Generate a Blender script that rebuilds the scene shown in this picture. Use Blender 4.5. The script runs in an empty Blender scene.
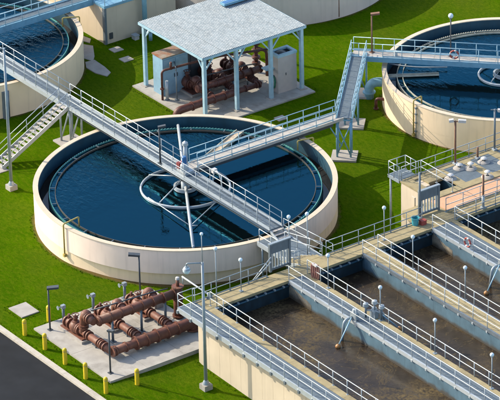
import bpy, math, random
from mathutils import Vector, Matrix
random.seed(7)
S = bpy.context.scene
COL = S.collection

# ------------------------------------------------------------------ camera
cam_d = bpy.data.cameras.new('camera'); cam = bpy.data.objects.new('camera', cam_d); COL.objects.link(cam)
RV = Vector((0.58686911, 0.80941133, -0.02092717)); UV = Vector((-0.3557928, 0.28101473, 0.89131487)); FV = Vector((-0.7273212, 0.51563943, -0.45290159))
CAM = Vector((199.852, -136.064, 123.837))
m = Matrix((RV, UV, -FV)).transposed().to_4x4(); m.translation = CAM
cam.matrix_world = m
cam_d.sensor_width = 36; cam_d.lens = 3785.0/500*36; cam_d.clip_start = 1; cam_d.clip_end = 6000
S.camera = cam

# ------------------------------------------------------------------ light
SUN_EL = math.radians(32); SUN_AZ = math.radians(210)      # the sun stands in direction (cos az, sin az)
w = bpy.data.worlds.new('World'); S.world = w; w.use_nodes = True
wn = w.node_tree.nodes; wl = w.node_tree.links
sky = wn.new('ShaderNodeTexSky'); sky.sky_type = 'NISHITA'; sky.sun_disc = False
sx, sy = math.cos(SUN_AZ), math.sin(SUN_AZ)
sky.sun_elevation = SUN_EL; sky.sun_rotation = math.atan2(sx, sy)
sky.air_density = 1.0; sky.dust_density = 2.0; sky.ozone_density = 1.0
wl.new(sky.outputs[0], wn['Background'].inputs[0]); wn['Background'].inputs[1].default_value = 0.15
sd = bpy.data.lights.new('sun', 'SUN'); sd.energy = 2.9; sd.angle = math.radians(0.5); sd.color = (1.0, 0.88, 0.70)
so = bpy.data.objects.new('sun', sd); COL.objects.link(so)
so.rotation_euler = Vector((-sx*math.cos(SUN_EL), -sy*math.cos(SUN_EL), -math.sin(SUN_EL))).to_track_quat('-Z', 'Y').to_euler()
S.view_settings.view_transform = 'Standard'; S.view_settings.look = 'None'
S.view_settings.exposure = 1.12; S.view_settings.gamma = 1; S.view_settings.use_curve_mapping = False

# ------------------------------------------------------------------ materials
MATS = {}
def mat(name, col, rough=0.6, metal=0.0, var=0.12, scale=3.0, bump=0.0, bscale=None, streak=0.0, col2=None, mix=0.5, spec=0.5, grime=0.0, tide=None):
    M = bpy.data.materials.new(name); M.use_nodes = True; MATS[name] = M
    n = M.node_tree.nodes; l = M.node_tree.links; b = n['Principled BSDF']
    b.inputs['Roughness'].default_value = rough; b.inputs['Metallic'].default_value = metal
    b.inputs['Specular IOR Level'].default_value = spec
    tc = n.new('ShaderNodeNewGeometry')
    def noise(sc, det=5, stretch=None, rg=0.55):
        t = n.new('ShaderNodeTexNoise'); t.inputs['Scale'].default_value = sc; t.inputs['Detail'].default_value = det; t.inputs['Roughness'].default_value = rg
        if stretch:
            mp = n.new('ShaderNodeMapping'); mp.inputs['Scale'].default_value = stretch; l.new(tc.outputs['Position'], mp.inputs[0]); l.new(mp.outputs[0], t.inputs[0])
        else: l.new(tc.outputs['Position'], t.inputs[0])
        return t.outputs['Fac']
    def ramp(src, a, bb, c0=0., c1=1.):
        r = n.new('ShaderNodeMapRange'); r.inputs[1].default_value = a; r.inputs[2].default_value = bb; r.inputs[3].default_value = c0; r.inputs[4].default_value = c1; l.new(src, r.inputs[0]); return r.outputs[0]
    def mixc(fac, A, B, bt='MIX'):
        x = n.new('ShaderNodeMix'); x.data_type = 'RGBA'; x.blend_type = bt
        for i, v in ((0, fac), (6, A), (7, B)):
            if isinstance(v, (int, float)): x.inputs[i].default_value = v
            elif isinstance(v, tuple): x.inputs[i].default_value = (*v, 1)
            else: l.new(v, x.inputs[i])
        return x.outputs[2]
    M['h'] = 0
    c = mixc(ramp(noise(scale), 0.3, 0.7), tuple(v*(1-var) for v in col), tuple(min(1, v*(1+var)) for v in col))
    if col2: c = mixc(ramp(noise(scale*0.6, 8, rg=0.65), mix-0.07, mix+0.12), c, col2)
    if streak: c = mixc(ramp(noise(1.0, 6, (3.2, 3.2, 0.25)), 0.5, 0.72, 0, streak), c, tuple(v*0.45 for v in col))
    if grime: c = mixc(ramp(noise(0.55, 8, rg=0.7), 0.5, 0.68, 0, grime), c, (0.09, 0.075, 0.05))
    if tide:
        sp_ = n.new('ShaderNodeSeparateXYZ'); l.new(tc.outputs['Position'], sp_.inputs[0])
        a_ = n.new('ShaderNodeMath'); a_.operation = 'ADD'; l.new(sp_.outputs[2], a_.inputs[0]); l.new(ramp(noise(1.1, 6), 0.3, 0.7, -0.12, 0.12), a_.inputs[1])
        c = mixc(ramp(a_.outputs[0], tide, tide+0.22, 0.85, 0), c, (0.055, 0.040, 0.022))
    l.new(c, b.inputs['Base Color'])
    rr = ramp(noise(scale*1.7), 0.3, 0.7, max(0, rough-0.1), min(1, rough+0.1)); l.new(rr, b.inputs['Roughness'])
    if bump:
        bp = n.new('ShaderNodeBump'); bp.inputs['Strength'].default_value = bump; bp.inputs['Distance'].default_value = 0.03
        l.new(noise(bscale or scale*6, 6), bp.inputs['Height']); l.new(bp.outputs[0], b.inputs['Normal'])
    M['nd'] = 1
    return M
mat('tank_wall', (0.88, 0.70, 0.59), 0.85, var=0.06, scale=0.5, bump=0.15, bscale=14, streak=0.22)
mat('tank_wall_tan', (0.84, 0.66, 0.45), 0.85, var=0.06, scale=0.5, bump=0.15, bscale=14, streak=0.2)
mat('tank_wall_grey', (0.56, 0.51, 0.46), 0.85, var=0.06, scale=0.5, bump=0.15, bscale=14, streak=0.2)
mat('wall_cream', (0.52, 0.445, 0.335), 0.85, var=0.06, scale=0.6, bump=0.15, bscale=14, streak=0.2)
mat('wall_peach', (0.50, 0.295, 0.175), 0.85, var=0.06, scale=0.6, bump=0.15, bscale=14, streak=0.2)
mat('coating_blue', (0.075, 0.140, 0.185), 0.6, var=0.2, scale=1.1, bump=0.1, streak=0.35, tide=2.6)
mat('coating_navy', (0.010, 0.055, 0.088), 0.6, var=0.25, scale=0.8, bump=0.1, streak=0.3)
mat('coating_shaded', (0.006, 0.022, 0.034), 0.6, var=0.5, scale=1.2, bump=0.1, streak=0.4)  # darker copy of the blue coating, with the end wall's shade put in
mat('concrete', (0.34, 0.325, 0.29), 0.9, var=0.14, scale=1.2, bump=0.25, bscale=20, grime=0.4)
mat('concrete_stained', (0.30, 0.25, 0.135), 0.9, var=0.16, scale=1.5, bump=0.3, bscale=16, grime=0.6)
mat('bare_concrete', (0.26, 0.225, 0.16), 0.9, var=0.2, scale=1.5, bump=0.3, bscale=16, col2=(0.10, 0.10, 0.09), mix=0.47, tide=2.65)
mat('concrete_light', (0.33, 0.31, 0.28), 0.9, var=0.12, scale=1.5, bump=0.25, bscale=18, grime=0.2)
mat('galvanised', (0.27, 0.32, 0.35), 0.42, 0.25, var=0.08, scale=4)
mat('rail_pale', (0.37, 0.415, 0.44), 0.4, 0.2, var=0.06, scale=4)
mat('grating', (0.115, 0.15, 0.175), 0.6, 0.3, var=0.15, scale=5, bump=0.5, bscale=30)
mat('steel_blue', (0.16, 0.34, 0.46), 0.5, 0.1, var=0.1, scale=2.5, grime=0.2)
mat('steel_pale_blue', (0.31, 0.48, 0.57), 0.5, 0.1, var=0.1, scale=2.5, grime=0.12)
mat('deck_pale', (0.40, 0.375, 0.335), 0.75, var=0.12, scale=3, bump=0.2, bscale=25, grime=0.15)
mat('roof_sheet', (0.175, 0.222, 0.25), 0.55, 0.1, var=0.10, scale=2.3, grime=0.12, col2=(0.14, 0.182, 0.21), mix=0.5)
mat('pipe_brown', (0.142, 0.050, 0.029), 0.6, var=0.22, scale=3, bump=0.15, bscale=24, grime=0.3, col2=(0.175, 0.072, 0.043), mix=0.55)
mat('pipe_dark_brown', (0.085, 0.028, 0.02), 0.55, var=0.3, scale=5, col2=(0.13, 0.06, 0.04), mix=0.58)
mat('pipe_blue', (0.20, 0.38, 0.47), 0.5, 0.1)
mat('yellow_paint', (0.62, 0.43, 0.01), 0.5, var=0.08, scale=6)
mat('yellow_faded', (0.40, 0.31, 0.09), 0.6, var=0.15, scale=6)
mat('dark_metal', (0.055, 0.065, 0.075), 0.5, 0.2)
mat('grey_metal', (0.14, 0.175, 0.205), 0.5, 0.3)
mat('grey_cabinet', (0.10, 0.11, 0.12), 0.5, 0.2, grime=0.3)
mat('blue_cabinet', (0.24, 0.40, 0.52), 0.5, 0.1, var=0.1, grime=0.1)
mat('rusty_top', (0.26, 0.23, 0.19), 0.8, var=0.2, scale=2, col2=(0.24, 0.085, 0.03), mix=0.5)
mat('beige_cabinet', (0.42, 0.385, 0.36), 0.7, var=0.05)
mat('void_shade', (0.012, 0.013, 0.014), 0.8)  # black standing for the shade inside openings
mat('globe', (0.62, 0.74, 0.80), 0.25, var=0.05)
mat('teal_weir', (0.085, 0.30, 0.285), 0.55, var=0.2)
mat('pale_weir', (0.42, 0.42, 0.34), 0.6, var=0.2, grime=0.3)
mat('scum', (0.40, 0.33, 0.24), 0.9, var=0.4, scale=4, bump=0.4, bscale=14, grime=0.5)
mat('kerb_paint', (0.42, 0.39, 0.33), 0.9, var=0.1, scale=2, grime=0.3)
mat('orange_float', (0.34, 0.16, 0.05), 0.5)
mat('hose_red', (0.30, 0.14, 0.11), 0.6, var=0.2)
mat('ring_red', (0.30, 0.055, 0.045), 0.5)
mat('teal_plastic', (0.05, 0.30, 0.36), 0.4)
mat('green_hose', (0.02, 0.16, 0.09), 0.5)
mat('rubber_white', (0.48, 0.48, 0.47), 0.5)
mat('motor_blue', (0.04, 0.14, 0.32), 0.4)
mat('brown_post', (0.17, 0.085, 0.05), 0.7)
mat('asphalt', (0.0085, 0.011, 0.0145), 0.95, var=0.3, scale=0.35, bump=0.3, bscale=40, spec=0.25, col2=(0.0125, 0.0145, 0.018), mix=0.6)

def nodes_of(name):
    M = bpy.data.materials.new(name); M.use_nodes = True; MATS[name] = M
    n = M.node_tree.nodes; l = M.node_tree.links
    return M, n, l, n['Principled BSDF'], n.new('ShaderNodeNewGeometry').outputs['Position']
def N_noise(n, l, pos, sc, det=5, rg=0.55, dist=0.0, stretch=None):
    t = n.new('ShaderNodeTexNoise'); t.inputs['Scale'].default_value = sc; t.inputs['Detail'].default_value = det
    t.inputs['Roughness'].default_value = rg; t.inputs['Distortion'].default_value = dist
    if stretch:
        mp = n.new('ShaderNodeMapping'); mp.inputs['Scale'].default_value = stretch; mp.inputs['Rotation'].default_value = (0, 0, math.radians(35)); l.new(pos, mp.inputs[0]); pos = mp.outputs[0]
    l.new(pos, t.inputs[0]); return t.outputs['Fac']
def N_range(n, l, src, a, b, c=0., d=1.):
    r = n.new('ShaderNodeMapRange'); r.inputs[1].default_value = a; r.inputs[2].default_value = b; r.inputs[3].default_value = c; r.inputs[4].default_value = d; l.new(src, r.inputs[0]); return r.outputs[0]
def N_mix(n, l, fac, A, B):
    x = n.new('ShaderNodeMix'); x.data_type = 'RGBA'
    for i, v in ((0, fac), (6, A), (7, B)):
        if isinstance(v, (int, float)): x.inputs[i].default_value = v
        elif isinstance(v, tuple): x.inputs[i].default_value = (*v, 1)
        else: l.new(v, x.inputs[i])
    return x.outputs[2]
def N_math(n, l, op, a, b):
    x = n.new('ShaderNodeMath'); x.operation = op
    for i, v in ((0, a), (1, b)):
        if isinstance(v, (int, float)): x.inputs[i].default_value = v
        else: l.new(v, x.inputs[i])
    return x.outputs[0]

# grass
M, n, l, b, pos = nodes_of('grass')
c = N_mix(n, l, N_range(n, l, N_noise(n, l, pos, 0.30, 6, 0.6), 0.35, 0.66), (0.034, 0.090, 0.0010), (0.066, 0.130, 0.0015))
c = N_mix(n, l, N_range(n, l, N_noise(n, l, pos, 0.09, 4, 0.6, 0.5), 0.46, 0.64, 0, 0.7), c, (0.078, 0.098, 0.010))
c = N_mix(n, l, N_range(n, l, N_noise(n, l, pos, 1.5, 6, 0.75, 0.0, (1.0, 2.4, 1.0)), 0.44, 0.62, 0, 0.65), c, (0.100, 0.134, 0.006))
c = N_mix(n, l, N_range(n, l, N_noise(n, l, pos, 2.6, 6, 0.8, 0.0, (1.0, 2.0, 1.0)), 0.45, 0.64, 0, 0.72), c, (0.024, 0.066, 0.001))
c = N_mix(n, l, N_range(n, l, N_noise(n, l, pos, 11.0, 4, 0.8), 0.42, 0.70, 0, 0.6), c, (0.030, 0.070, 0.001))
c = N_mix(n, l, N_range(n, l, N_noise(n, l, pos, 5.0, 5, 0.8), 0.60, 0.74, 0, 0.6), c, (0.14, 0.15, 0.012))
# bare soil in a ragged ring at the foot of each round tank
for (cx, cy, R_) in ((0, 0, 10.9), (-0.55, 29.88, 9.25), (-30.8, 0.45, 9.4), (-30.65, 29.95, 10.15)):
    d = n.new('ShaderNodeVectorMath'); d.operation = 'DISTANCE'; l.new(pos, d.inputs[0]); d.inputs[1].default_value = (cx, cy, 0)
    e = N_math(n, l, 'ADD', N_math(n, l, 'SUBTRACT', d.outputs['Value'], R_), N_math(n, l, 'MULTIPLY', N_noise(n, l, pos, 0.9, 6, 0.7), -1.0))
    c = N_mix(n, l, N_range(n, l, e, -0.55, -0.25, 0.8, 0), c, (0.13, 0.08, 0.04))
l.new(c, b.inputs['Base Color']); b.inputs['Roughness'].default_value = 1.0; b.inputs['Specular IOR Level'].default_value = 0.0
bp = n.new('ShaderNodeBump'); bp.inputs['Strength'].default_value = 0.8; bp.inputs['Distance'].default_value = 0.05
l.new(N_noise(n, l, pos, 8.0, 8, 0.75), bp.inputs['Height']); l.new(bp.outputs[0], b.inputs['Normal'])

# clear settled water in the round tanks
M, n, l, b, pos = nodes_of('tank_water')
bp = n.new('ShaderNodeBump'); bp.inputs['Strength'].default_value = 0.8; bp.inputs['Distance'].default_value = 0.07
sp_ = n.new('ShaderNodeSeparateXYZ'); l.new(pos, sp_.inputs[0])
calm = N_range(n, l, N_math(n, l, 'ADD', sp_.outputs[0], N_math(n, l, 'MULTIPLY', N_noise(n, l, pos, 0.12, 3), 9.0)), -3.0, 4.0, 1.35, 0.10)   # wind-ruffled on the open side, calmer in the lee of the basins
h = N_math(n, l, 'MULTIPLY', N_noise(n, l, pos, 1.6, 4, 0.55, 0.5, (1.0, 1.9, 1.0)), calm)
l.new(h, bp.inputs['Height'])
df = n.new('ShaderNodeBsdfDiffuse'); df.inputs[0].default_value = (0.0012, 0.0030, 0.0038, 1)
gl = n.new('ShaderNodeBsdfGlossy'); gl.inputs['Color'].default_value = (0.22, 0.70, 0.92, 1); gl.inputs['Roughness'].default_value = 0.03
fr = n.new('ShaderNodeFresnel'); fr.inputs['IOR'].default_value = 1.47
for nd_ in (gl, fr, df): l.new(bp.outputs[0], nd_.inputs['Normal'])
l.new(N_mix(n, l, N_range(n, l, fr.outputs[0], 0.13, 0.30), (0.10, 0.58, 0.90), (1.0, 1.0, 1.0)), gl.inputs['Color'])  # sky blue and white glints put into the gloss colour
mx = n.new('ShaderNodeMixShader'); l.new(fr.outputs[0], mx.inputs[0]); l.new(df.outputs[0], mx.inputs[1]); l.new(gl.outputs[0], mx.inputs[2])
l.new(mx.outputs[0], n['Material Output'].inputs[0]); n.remove(b)

# brown water inside the centre well
M, n, l, b, pos = nodes_of('well_water')
l.new(N_mix(n, l, N_range(n, l, N_noise(n, l, pos, 1.2, 6, 0.7), 0.4, 0.65), (0.007, 0.0048, 0.003), (0.015, 0.010, 0.006)), b.inputs['Base Color'])
b.inputs['Roughness'].default_value = 0.06; b.inputs['Specular IOR Level'].default_value = 0.35; b.inputs['IOR'].default_value = 1.33; b.inputs['Specular Tint'].default_value = (0.4, 0.75, 1, 1)

# mixed liquor with foam swirls in the rectangular basins
M, n, l, b, pos = nodes_of('basin_water')
swirl = N_noise(n, l, pos, 0.28, 5, 0.6, 2.2)
lines = N_math(n, l, 'ABSOLUTE', N_math(n, l, 'SUBTRACT', swirl, 0.5), 0.0)
fl = N_range(n, l, lines, 0.0, 0.018, 1.0, 0.0)
patch = N_range(n, l, N_noise(n, l, pos, 0.2, 4, 0.6, 0.8), 0.45, 0.60)
speck = N_range(n, l, N_noise(n, l, pos, 5.5, 5, 0.8), 0.40, 0.62)
fo = N_math(n, l, 'MULTIPLY', N_math(n, l, 'MAXIMUM', N_math(n, l, 'MULTIPLY', fl, 0.7), patch), speck)
c = N_mix(n, l, N_range(n, l, N_noise(n, l, pos, 0.7, 5), 0.35, 0.65), (0.020, 0.0145, 0.010), (0.034, 0.0245, 0.0155))
c = N_mix(n, l, fo, c, (0.135, 0.100, 0.045))
l.new(c, b.inputs['Base Color']); l.new(N_range(n, l, fo, 0, 0.6, 0.10, 0.7), b.inputs['Roughness']); b.inputs['IOR'].default_value = 1.27
bp = n.new('ShaderNodeBump'); bp.inputs['Strength'].default_value = 0.5; bp.inputs['Distance'].default_value = 0.04
l.new(N_noise(n, l, pos, 3.2, 6, 0.7, 0.5), bp.inputs['Height']); l.new(bp.outputs[0], b.inputs['Normal'])

# ------------------------------------------------------------------ mesh helpers
def sm(a, b_, x): t = max(0, min(1, (x-a)/(b_-a))); return t*t*(3-2*t)
class MB:
    def __init__(s): s.v = []; s.f = []; s.sm = []
    def face(s, idx, smooth=False): s.f.append(idx); s.sm.append(smooth)
    def hexa(s, p):                      # 8 points: bottom 4 (ccw), top 4
        k = len(s.v); s.v += [Vector(q) for q in p]
        for q in ((3,2,1,0),(4,5,6,7),(0,1,5,4),(1,2,6,5),(2,3,7,6),(3,0,4,7)): s.face([k+i for i in q])
        return s
    def box(s, x0, x1, y0, y1, z0, z1):
        return s.hexa([(x0,y0,z0),(x1,y0,z0),(x1,y1,z0),(x0,y1,z0),(x0,y0,z1),(x1,y0,z1),(x1,y1,z1),(x0,y1,z1)])
    def bar(s, p, q, wd, ht):            # rectangular bar along p->q, wd sideways, ht upwards (hung below the line: use offset)
        p = Vector(p); q = Vector(q); d = (q-p).normalized()
        side = d.cross(Vector((0,0,1)))
        side = side.normalized() if side.length > 1e-4 else Vector((1,0,0))
        upv = side.cross(d).normalized()
        a = side*wd/2; c = upv*ht/2
        return s.hexa([p-a-c, p+a-c, q+a-c, q-a-c, p-a+c, p+a+c, q+a+c, q-a+c])
    def tube(s, pts, r, n=8, caps=True):
        pts = [Vector(p) for p in pts]; k0 = len(s.v); N = len(pts)
        rs = r if isinstance(r, (list, tuple)) else [r]*N
        t0 = (pts[1]-pts[0]).normalized(); a = t0.cross(Vector((0,0,1)))
        if a.length < 1e-3: a = Vector((1,0,0))
        a.normalize()
        for i, p in enumerate(pts):
            t = (pts[min(i+1,N-1)]-pts[max(i-1,0)]).normalized()
            a = (a - t*a.dot(t)); a.normalize(); c = t.cross(a)
            for j in range(n):
                th = 2*math.pi*j/n; s.v.append(p+(a*math.cos(th)+c*math.sin(th))*rs[i])
        for i in range(N-1):
            for j in range(n):
                s.face([k0+i*n+j, k0+i*n+(j+1)%n, k0+(i+1)*n+(j+1)%n, k0+(i+1)*n+j], True)
        if caps:
            s.face([k0+j for j in range(n)][::-1]); s.face([k0+(N-1)*n+j for j in range(n)])
        return s
    def lathe(s, prof, n=96, c=(0,0,0), axis=None, smooth=True, a0=0.0, a1=2*math.pi):   # prof: (r,z) list; about z or a given axis
        chains = [[prof[0]]]
        for i in range(1, len(prof)):
            chains[-1].append(prof[i])
            if 0 < i < len(prof)-1:
                u = Vector((prof[i][0]-prof[i-1][0], prof[i][1]-prof[i-1][1])); v = Vector((prof[i+1][0]-prof[i][0], prof[i+1][1]-prof[i][1]))
                if u.length > 1e-6 and v.length > 1e-6 and u.angle(v) > math.radians(38): chains.append([prof[i]])
        if len(chains) > 1:
            for ch in chains: s.lathe(ch, n, c, axis, smooth, a0, a1)
            return s
        k0 = len(s.v); N = len(prof); c = Vector(c)
        ax = Vector(axis).normalized() if axis else Vector((0,0,1))
        e1 = ax.orthogonal().normalized() if axis else Vector((1,0,0)); e2 = ax.cross(e1)
        full = abs(a1-a0-2*math.pi) < 1e-6; m_ = n if full else n+1
        for j in range(m_):
            th = a0+(a1-a0)*j/n; d = e1*math.cos(th)+e2*math.sin(th)
            for r, z in prof: s.v.append(c+d*r+ax*z)
        for j in range(n):
            q = (j+1) % m_
            for i in range(N-1): s.face([k0+j*N+i, k0+q*N+i, k0+q*N+i+1, k0+j*N+i+1], smooth)
        return s
    def disc(s, c, r, n=64, z=0):
        k = len(s.v); c = Vector(c)
        s.v += [c+Vector((r*math.cos(2*math.pi*j/n), r*math.sin(2*math.pi*j/n), 0)) for j in range(n)]
        s.face(list(range(k, k+n))); return s
    def mesh(s, name, m, org=(0,0,0)):
        o = Vector(org); me = bpy.data.meshes.new(name)
        me.from_pydata([tuple(p-o) for p in s.v], [], s.f); me.polygons.foreach_set('use_smooth', s.sm)
        me.materials.append(MATS[m]); me.update(); return me
    def build(s, name, m, parent=None):
        org = parent_world(parent) if parent else Vector((0,0,0))
        ob = bpy.data.objects.new(name, s.mesh(name, m, org)); COL.objects.link(ob)
        if parent: ob.parent = parent; ob['_o'] = tuple(org)
        return ob
def parent_world(p):
    t = Vector((0,0,0))
    while p is not None: t += p.location; p = p.parent
    return t
def fillet(pts, rad, k=5):
    pts = [Vector(p) for p in pts]; out = [pts[0]]
    for i in range(1, len(pts)-1):
        a, b_, c = pts[i-1], pts[i], pts[i+1]
        u = (a-b_); v = (c-b_); r = min(rad, u.length*0.49, v.length*0.49); u.normalize(); v.normalize()
        for j in range(k+1):
            t = j/k; out.append((b_+u*r)*(1-t)**2 + b_*2*t*(1-t) + (b_+v*r)*t**2)
    out.append(pts[-1]); return out
def tag(o, label, cat, group=None, kind=None):
    if label: o['label'] = label
    if cat: o['category'] = cat
    if group: o['group'] = group
    if kind: o['kind'] = kind
    return o
def thing(name, label, cat, loc=(0,0,0), group=None):
    o = bpy.data.objects.new(name, None); COL.objects.link(o); o.location = loc; o.empty_display_size = 0.2
    return tag(o, label, cat, group)
def struct(o, label=None): o['kind'] = 'structure'; return o if not label else tag(o, label, None)
def inst(name, me, loc, parent, rz=0.0):
    ob = bpy.data.objects.new(name, me); COL.objects.link(ob); ob.parent = parent
    ob.location = Vector(loc)-parent_world(parent); ob.rotation_euler = (0,0,rz); return ob

POST = {}
def post_mesh(h, r, m, side):
    key = (round(h,2), round(r,3), m, side)
    if key not in POST:
        b_ = MB(); b_.tube([(0,0,-0.26 if side else 0), (0,0,h)], r, 6)
        if side: b_.box(-0.07,0.07,-0.07,0.07,-0.30,-0.16)
        else: b_.box(-0.07,0.07,-0.07,0.07,0,0.02)
        POST[key] = b_.mesh('post', m)
    return POST[key]
def railing(parent, pts, h=1.07, sp=1.5, r=0.029, m='galvanised', side=False, toe=True, label=None, gap=False):
    """a railing part (rails and toe board) whose posts are sub-parts"""
    pts = [Vector(p) for p in pts]; b_ = MB()
    for k in (h, h*0.52):
        for p, q in zip(pts, pts[1:]): b_.tube([p+Vector((0,0,k)), q+Vector((0,0,k))], r, 6)
    if toe:
        for p, q in zip(pts, pts[1:]): b_.bar(p+Vector((0,0,0.09)), q+Vector((0,0,0.09)), 0.014, 0.1)
    o = b_.build('railing', m, parent)
    if label: o['label'] = label
    pm = post_mesh(h, r, m, side)
    for i, (p, q) in enumerate(zip(pts, pts[1:])):
        L = (q-p).length; k = max(1, round(L/sp))
        for j in range(k + (1 if i == len(pts)-2 else 0)):
            inst('post', pm, p+(q-p)*(j/k), o, math.atan2((q-p).y, (q-p).x))
    return o

# ------------------------------------------------------------------ ground, road, kerb, pads
def g(x, y):
    z = -0.40*sm(15.9, 18.4, x)*sm(-18.6, -14.0, y) - 0.02*max(0, min(40, x-18.4))*sm(-18.6, -14.0, y)
    z -= 0.5*sm(-19.62, -19.72, y)*sm(-200, -190, y) if y < -19.6 else 0
    return z
def axis_steps(lo, hi, near0, near1, st):
    a = [lo, (lo+near0)/2, near0-40, near0-10]; x = near0
    while x < near1: a.append(x); x += st
    return a + [near1, near1+10, near1+60, hi]
xs = axis_steps(-1500, 1500, -45, 70, 1.0); ys = axis_steps(-1500, 1500, -30, 45, 1.0)
ys = sorted(set(ys + [-19.60, -19.75, -18.6]))
gb = MB()
for y in ys:
    for x in xs: gb.v.append(Vector((x, y, g(x, y))))
nx = len(xs)
for j in range(len(ys)-1):
    for i in range(nx-1): gb.face([j*nx+i, j*nx+i+1, (j+1)*nx+i+1, (j+1)*nx+i], True)
ground = struct(gb.build('ground', 'grass'))
b_ = MB(); b_.box(-1200, 1200, -29.5, -19.86, -0.6, -0.12); struct(b_.build('road', 'asphalt'))
kerb = MB().box(-60, 2, -19.86, -19.47, -0.5, 0.05).build('kerb', 'kerb_paint'); struct(kerb)
x = 2.012
while x < 30:
    MB().box(x, x+2.985, -19.86, -19.47, -0.5, 0.05).build('kerb_stone', 'kerb_paint', kerb); x += 3.0
MB().box(32.1, 200, -19.86, -19.47, -0.5, 0.05).build('kerb_stone', 'kerb_paint', kerb)

pad = struct(MB().box(7.6, 16.9, -18.0, -9.0, -0.5, 0.10).build('concrete_pad', 'concrete'))
for k in range(0):
    pass
pad2 = struct(MB().box(-20.2, -10.6, 9.1, 19.5, -0.4, 0.08).build('concrete_pad', 'concrete'))
# slab joints as separate slabs laid on the pads
for (x0, x1, y0, y1, zt, pr_) in ((7.6, 16.9, -18.0, -9.0, 0.10, pad), (-20.2, -10.6, 9.1, 19.5, 0.08, pad2)):
    kx, ky = 2, 3
    for i in range(kx):
        for j in range(ky):
            ax0 = x0+(x1-x0)*i/kx; ax1 = x0+(x1-x0)*(i+1)/kx; ay0 = y0+(y1-y0)*j/ky; ay1 = y0+(y1-y0)*(j+1)/ky
            MB().box(ax0+0.01, ax1-0.01, ay0+0.01, ay1-0.01, zt+0.002, zt+0.03).build('slab', 'concrete', pr_)
PZ = 0.13; PZ2 = 0.11

def flat_plate(name, pts, z, th, m, label, cat, group=None):
    b_ = MB(); n_ = len(pts)
    b_.v = [Vector((x, y, z)) for x, y in pts] + [Vector((x, y, z+th)) for x, y in pts]
    b_.face(list(range(n_))[::-1]); b_.face([n_+i for i in range(n_)])
    for i in range(n_): b_.face([i, (i+1) % n_, n_+(i+1) % n_, n_+i])
    return tag(b_.build(name, m), label, cat, group)
flat_plate('cover_slab', [(4.05,-17.75),(5.75,-17.75),(5.75,-16.35),(4.05,-16.35)], -0.05, 0.13, 'concrete_light', 'pale square concrete cover slab in grass beside the road', 'slab')
flat_plate('valve_cover', [(-27.0,11.5),(-26.2,11.5),(-26.2,12.4),(-27.0,12.4)], -0.05, 0.11, 'concrete_light', 'small square concrete cover in grass nearest the rectangular concrete tank', 'cover')
flat_plate('valve_cover', [(-25.0,11.1),(-24.2,11.1),(-24.2,12.0),(-25.0,12.0)], -0.05, 0.11, 'concrete_light', 'small square concrete cover in grass nearer the blue cabinet', 'cover')
flat_plate('valve_cover', [(-8.9,14.3),(-8.2,14.3),(-8.2,15.1),(-8.9,15.1)], -0.05, 0.11, 'concrete_light', 'small square concrete cover in grass in front of the canopy', 'cover')
flat_plate('broken_slab', [(-29.3,10.3),(-28.3,10.9),(-26.6,9.9),(-25.9,9.3),(-27.2,8.9),(-28.2,9.3)], -0.05, 0.10, 'concrete_light', 'ragged grey concrete slab at foot of the upper left tank', 'slab')
flat_plate('broken_slab', [(-26.0,9.5),(-24.4,9.4),(-23.3,9.2),(-22.9,8.6),(-24.0,8.2),(-25.2,8.2),(-26.1,8.7)], -0.05, 0.12, 'concrete_light', 'bright broken concrete patch in shaded grass by upper left tank', 'slab')
flat_plate('broken_slab', [(-30.4,11.3),(-29.5,11.5),(-28.9,11.0),(-29.8,10.7)], -0.05, 0.10, 'concrete_light', 'small grey slab between upper left tank and rectangular tank', 'slab')

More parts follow.
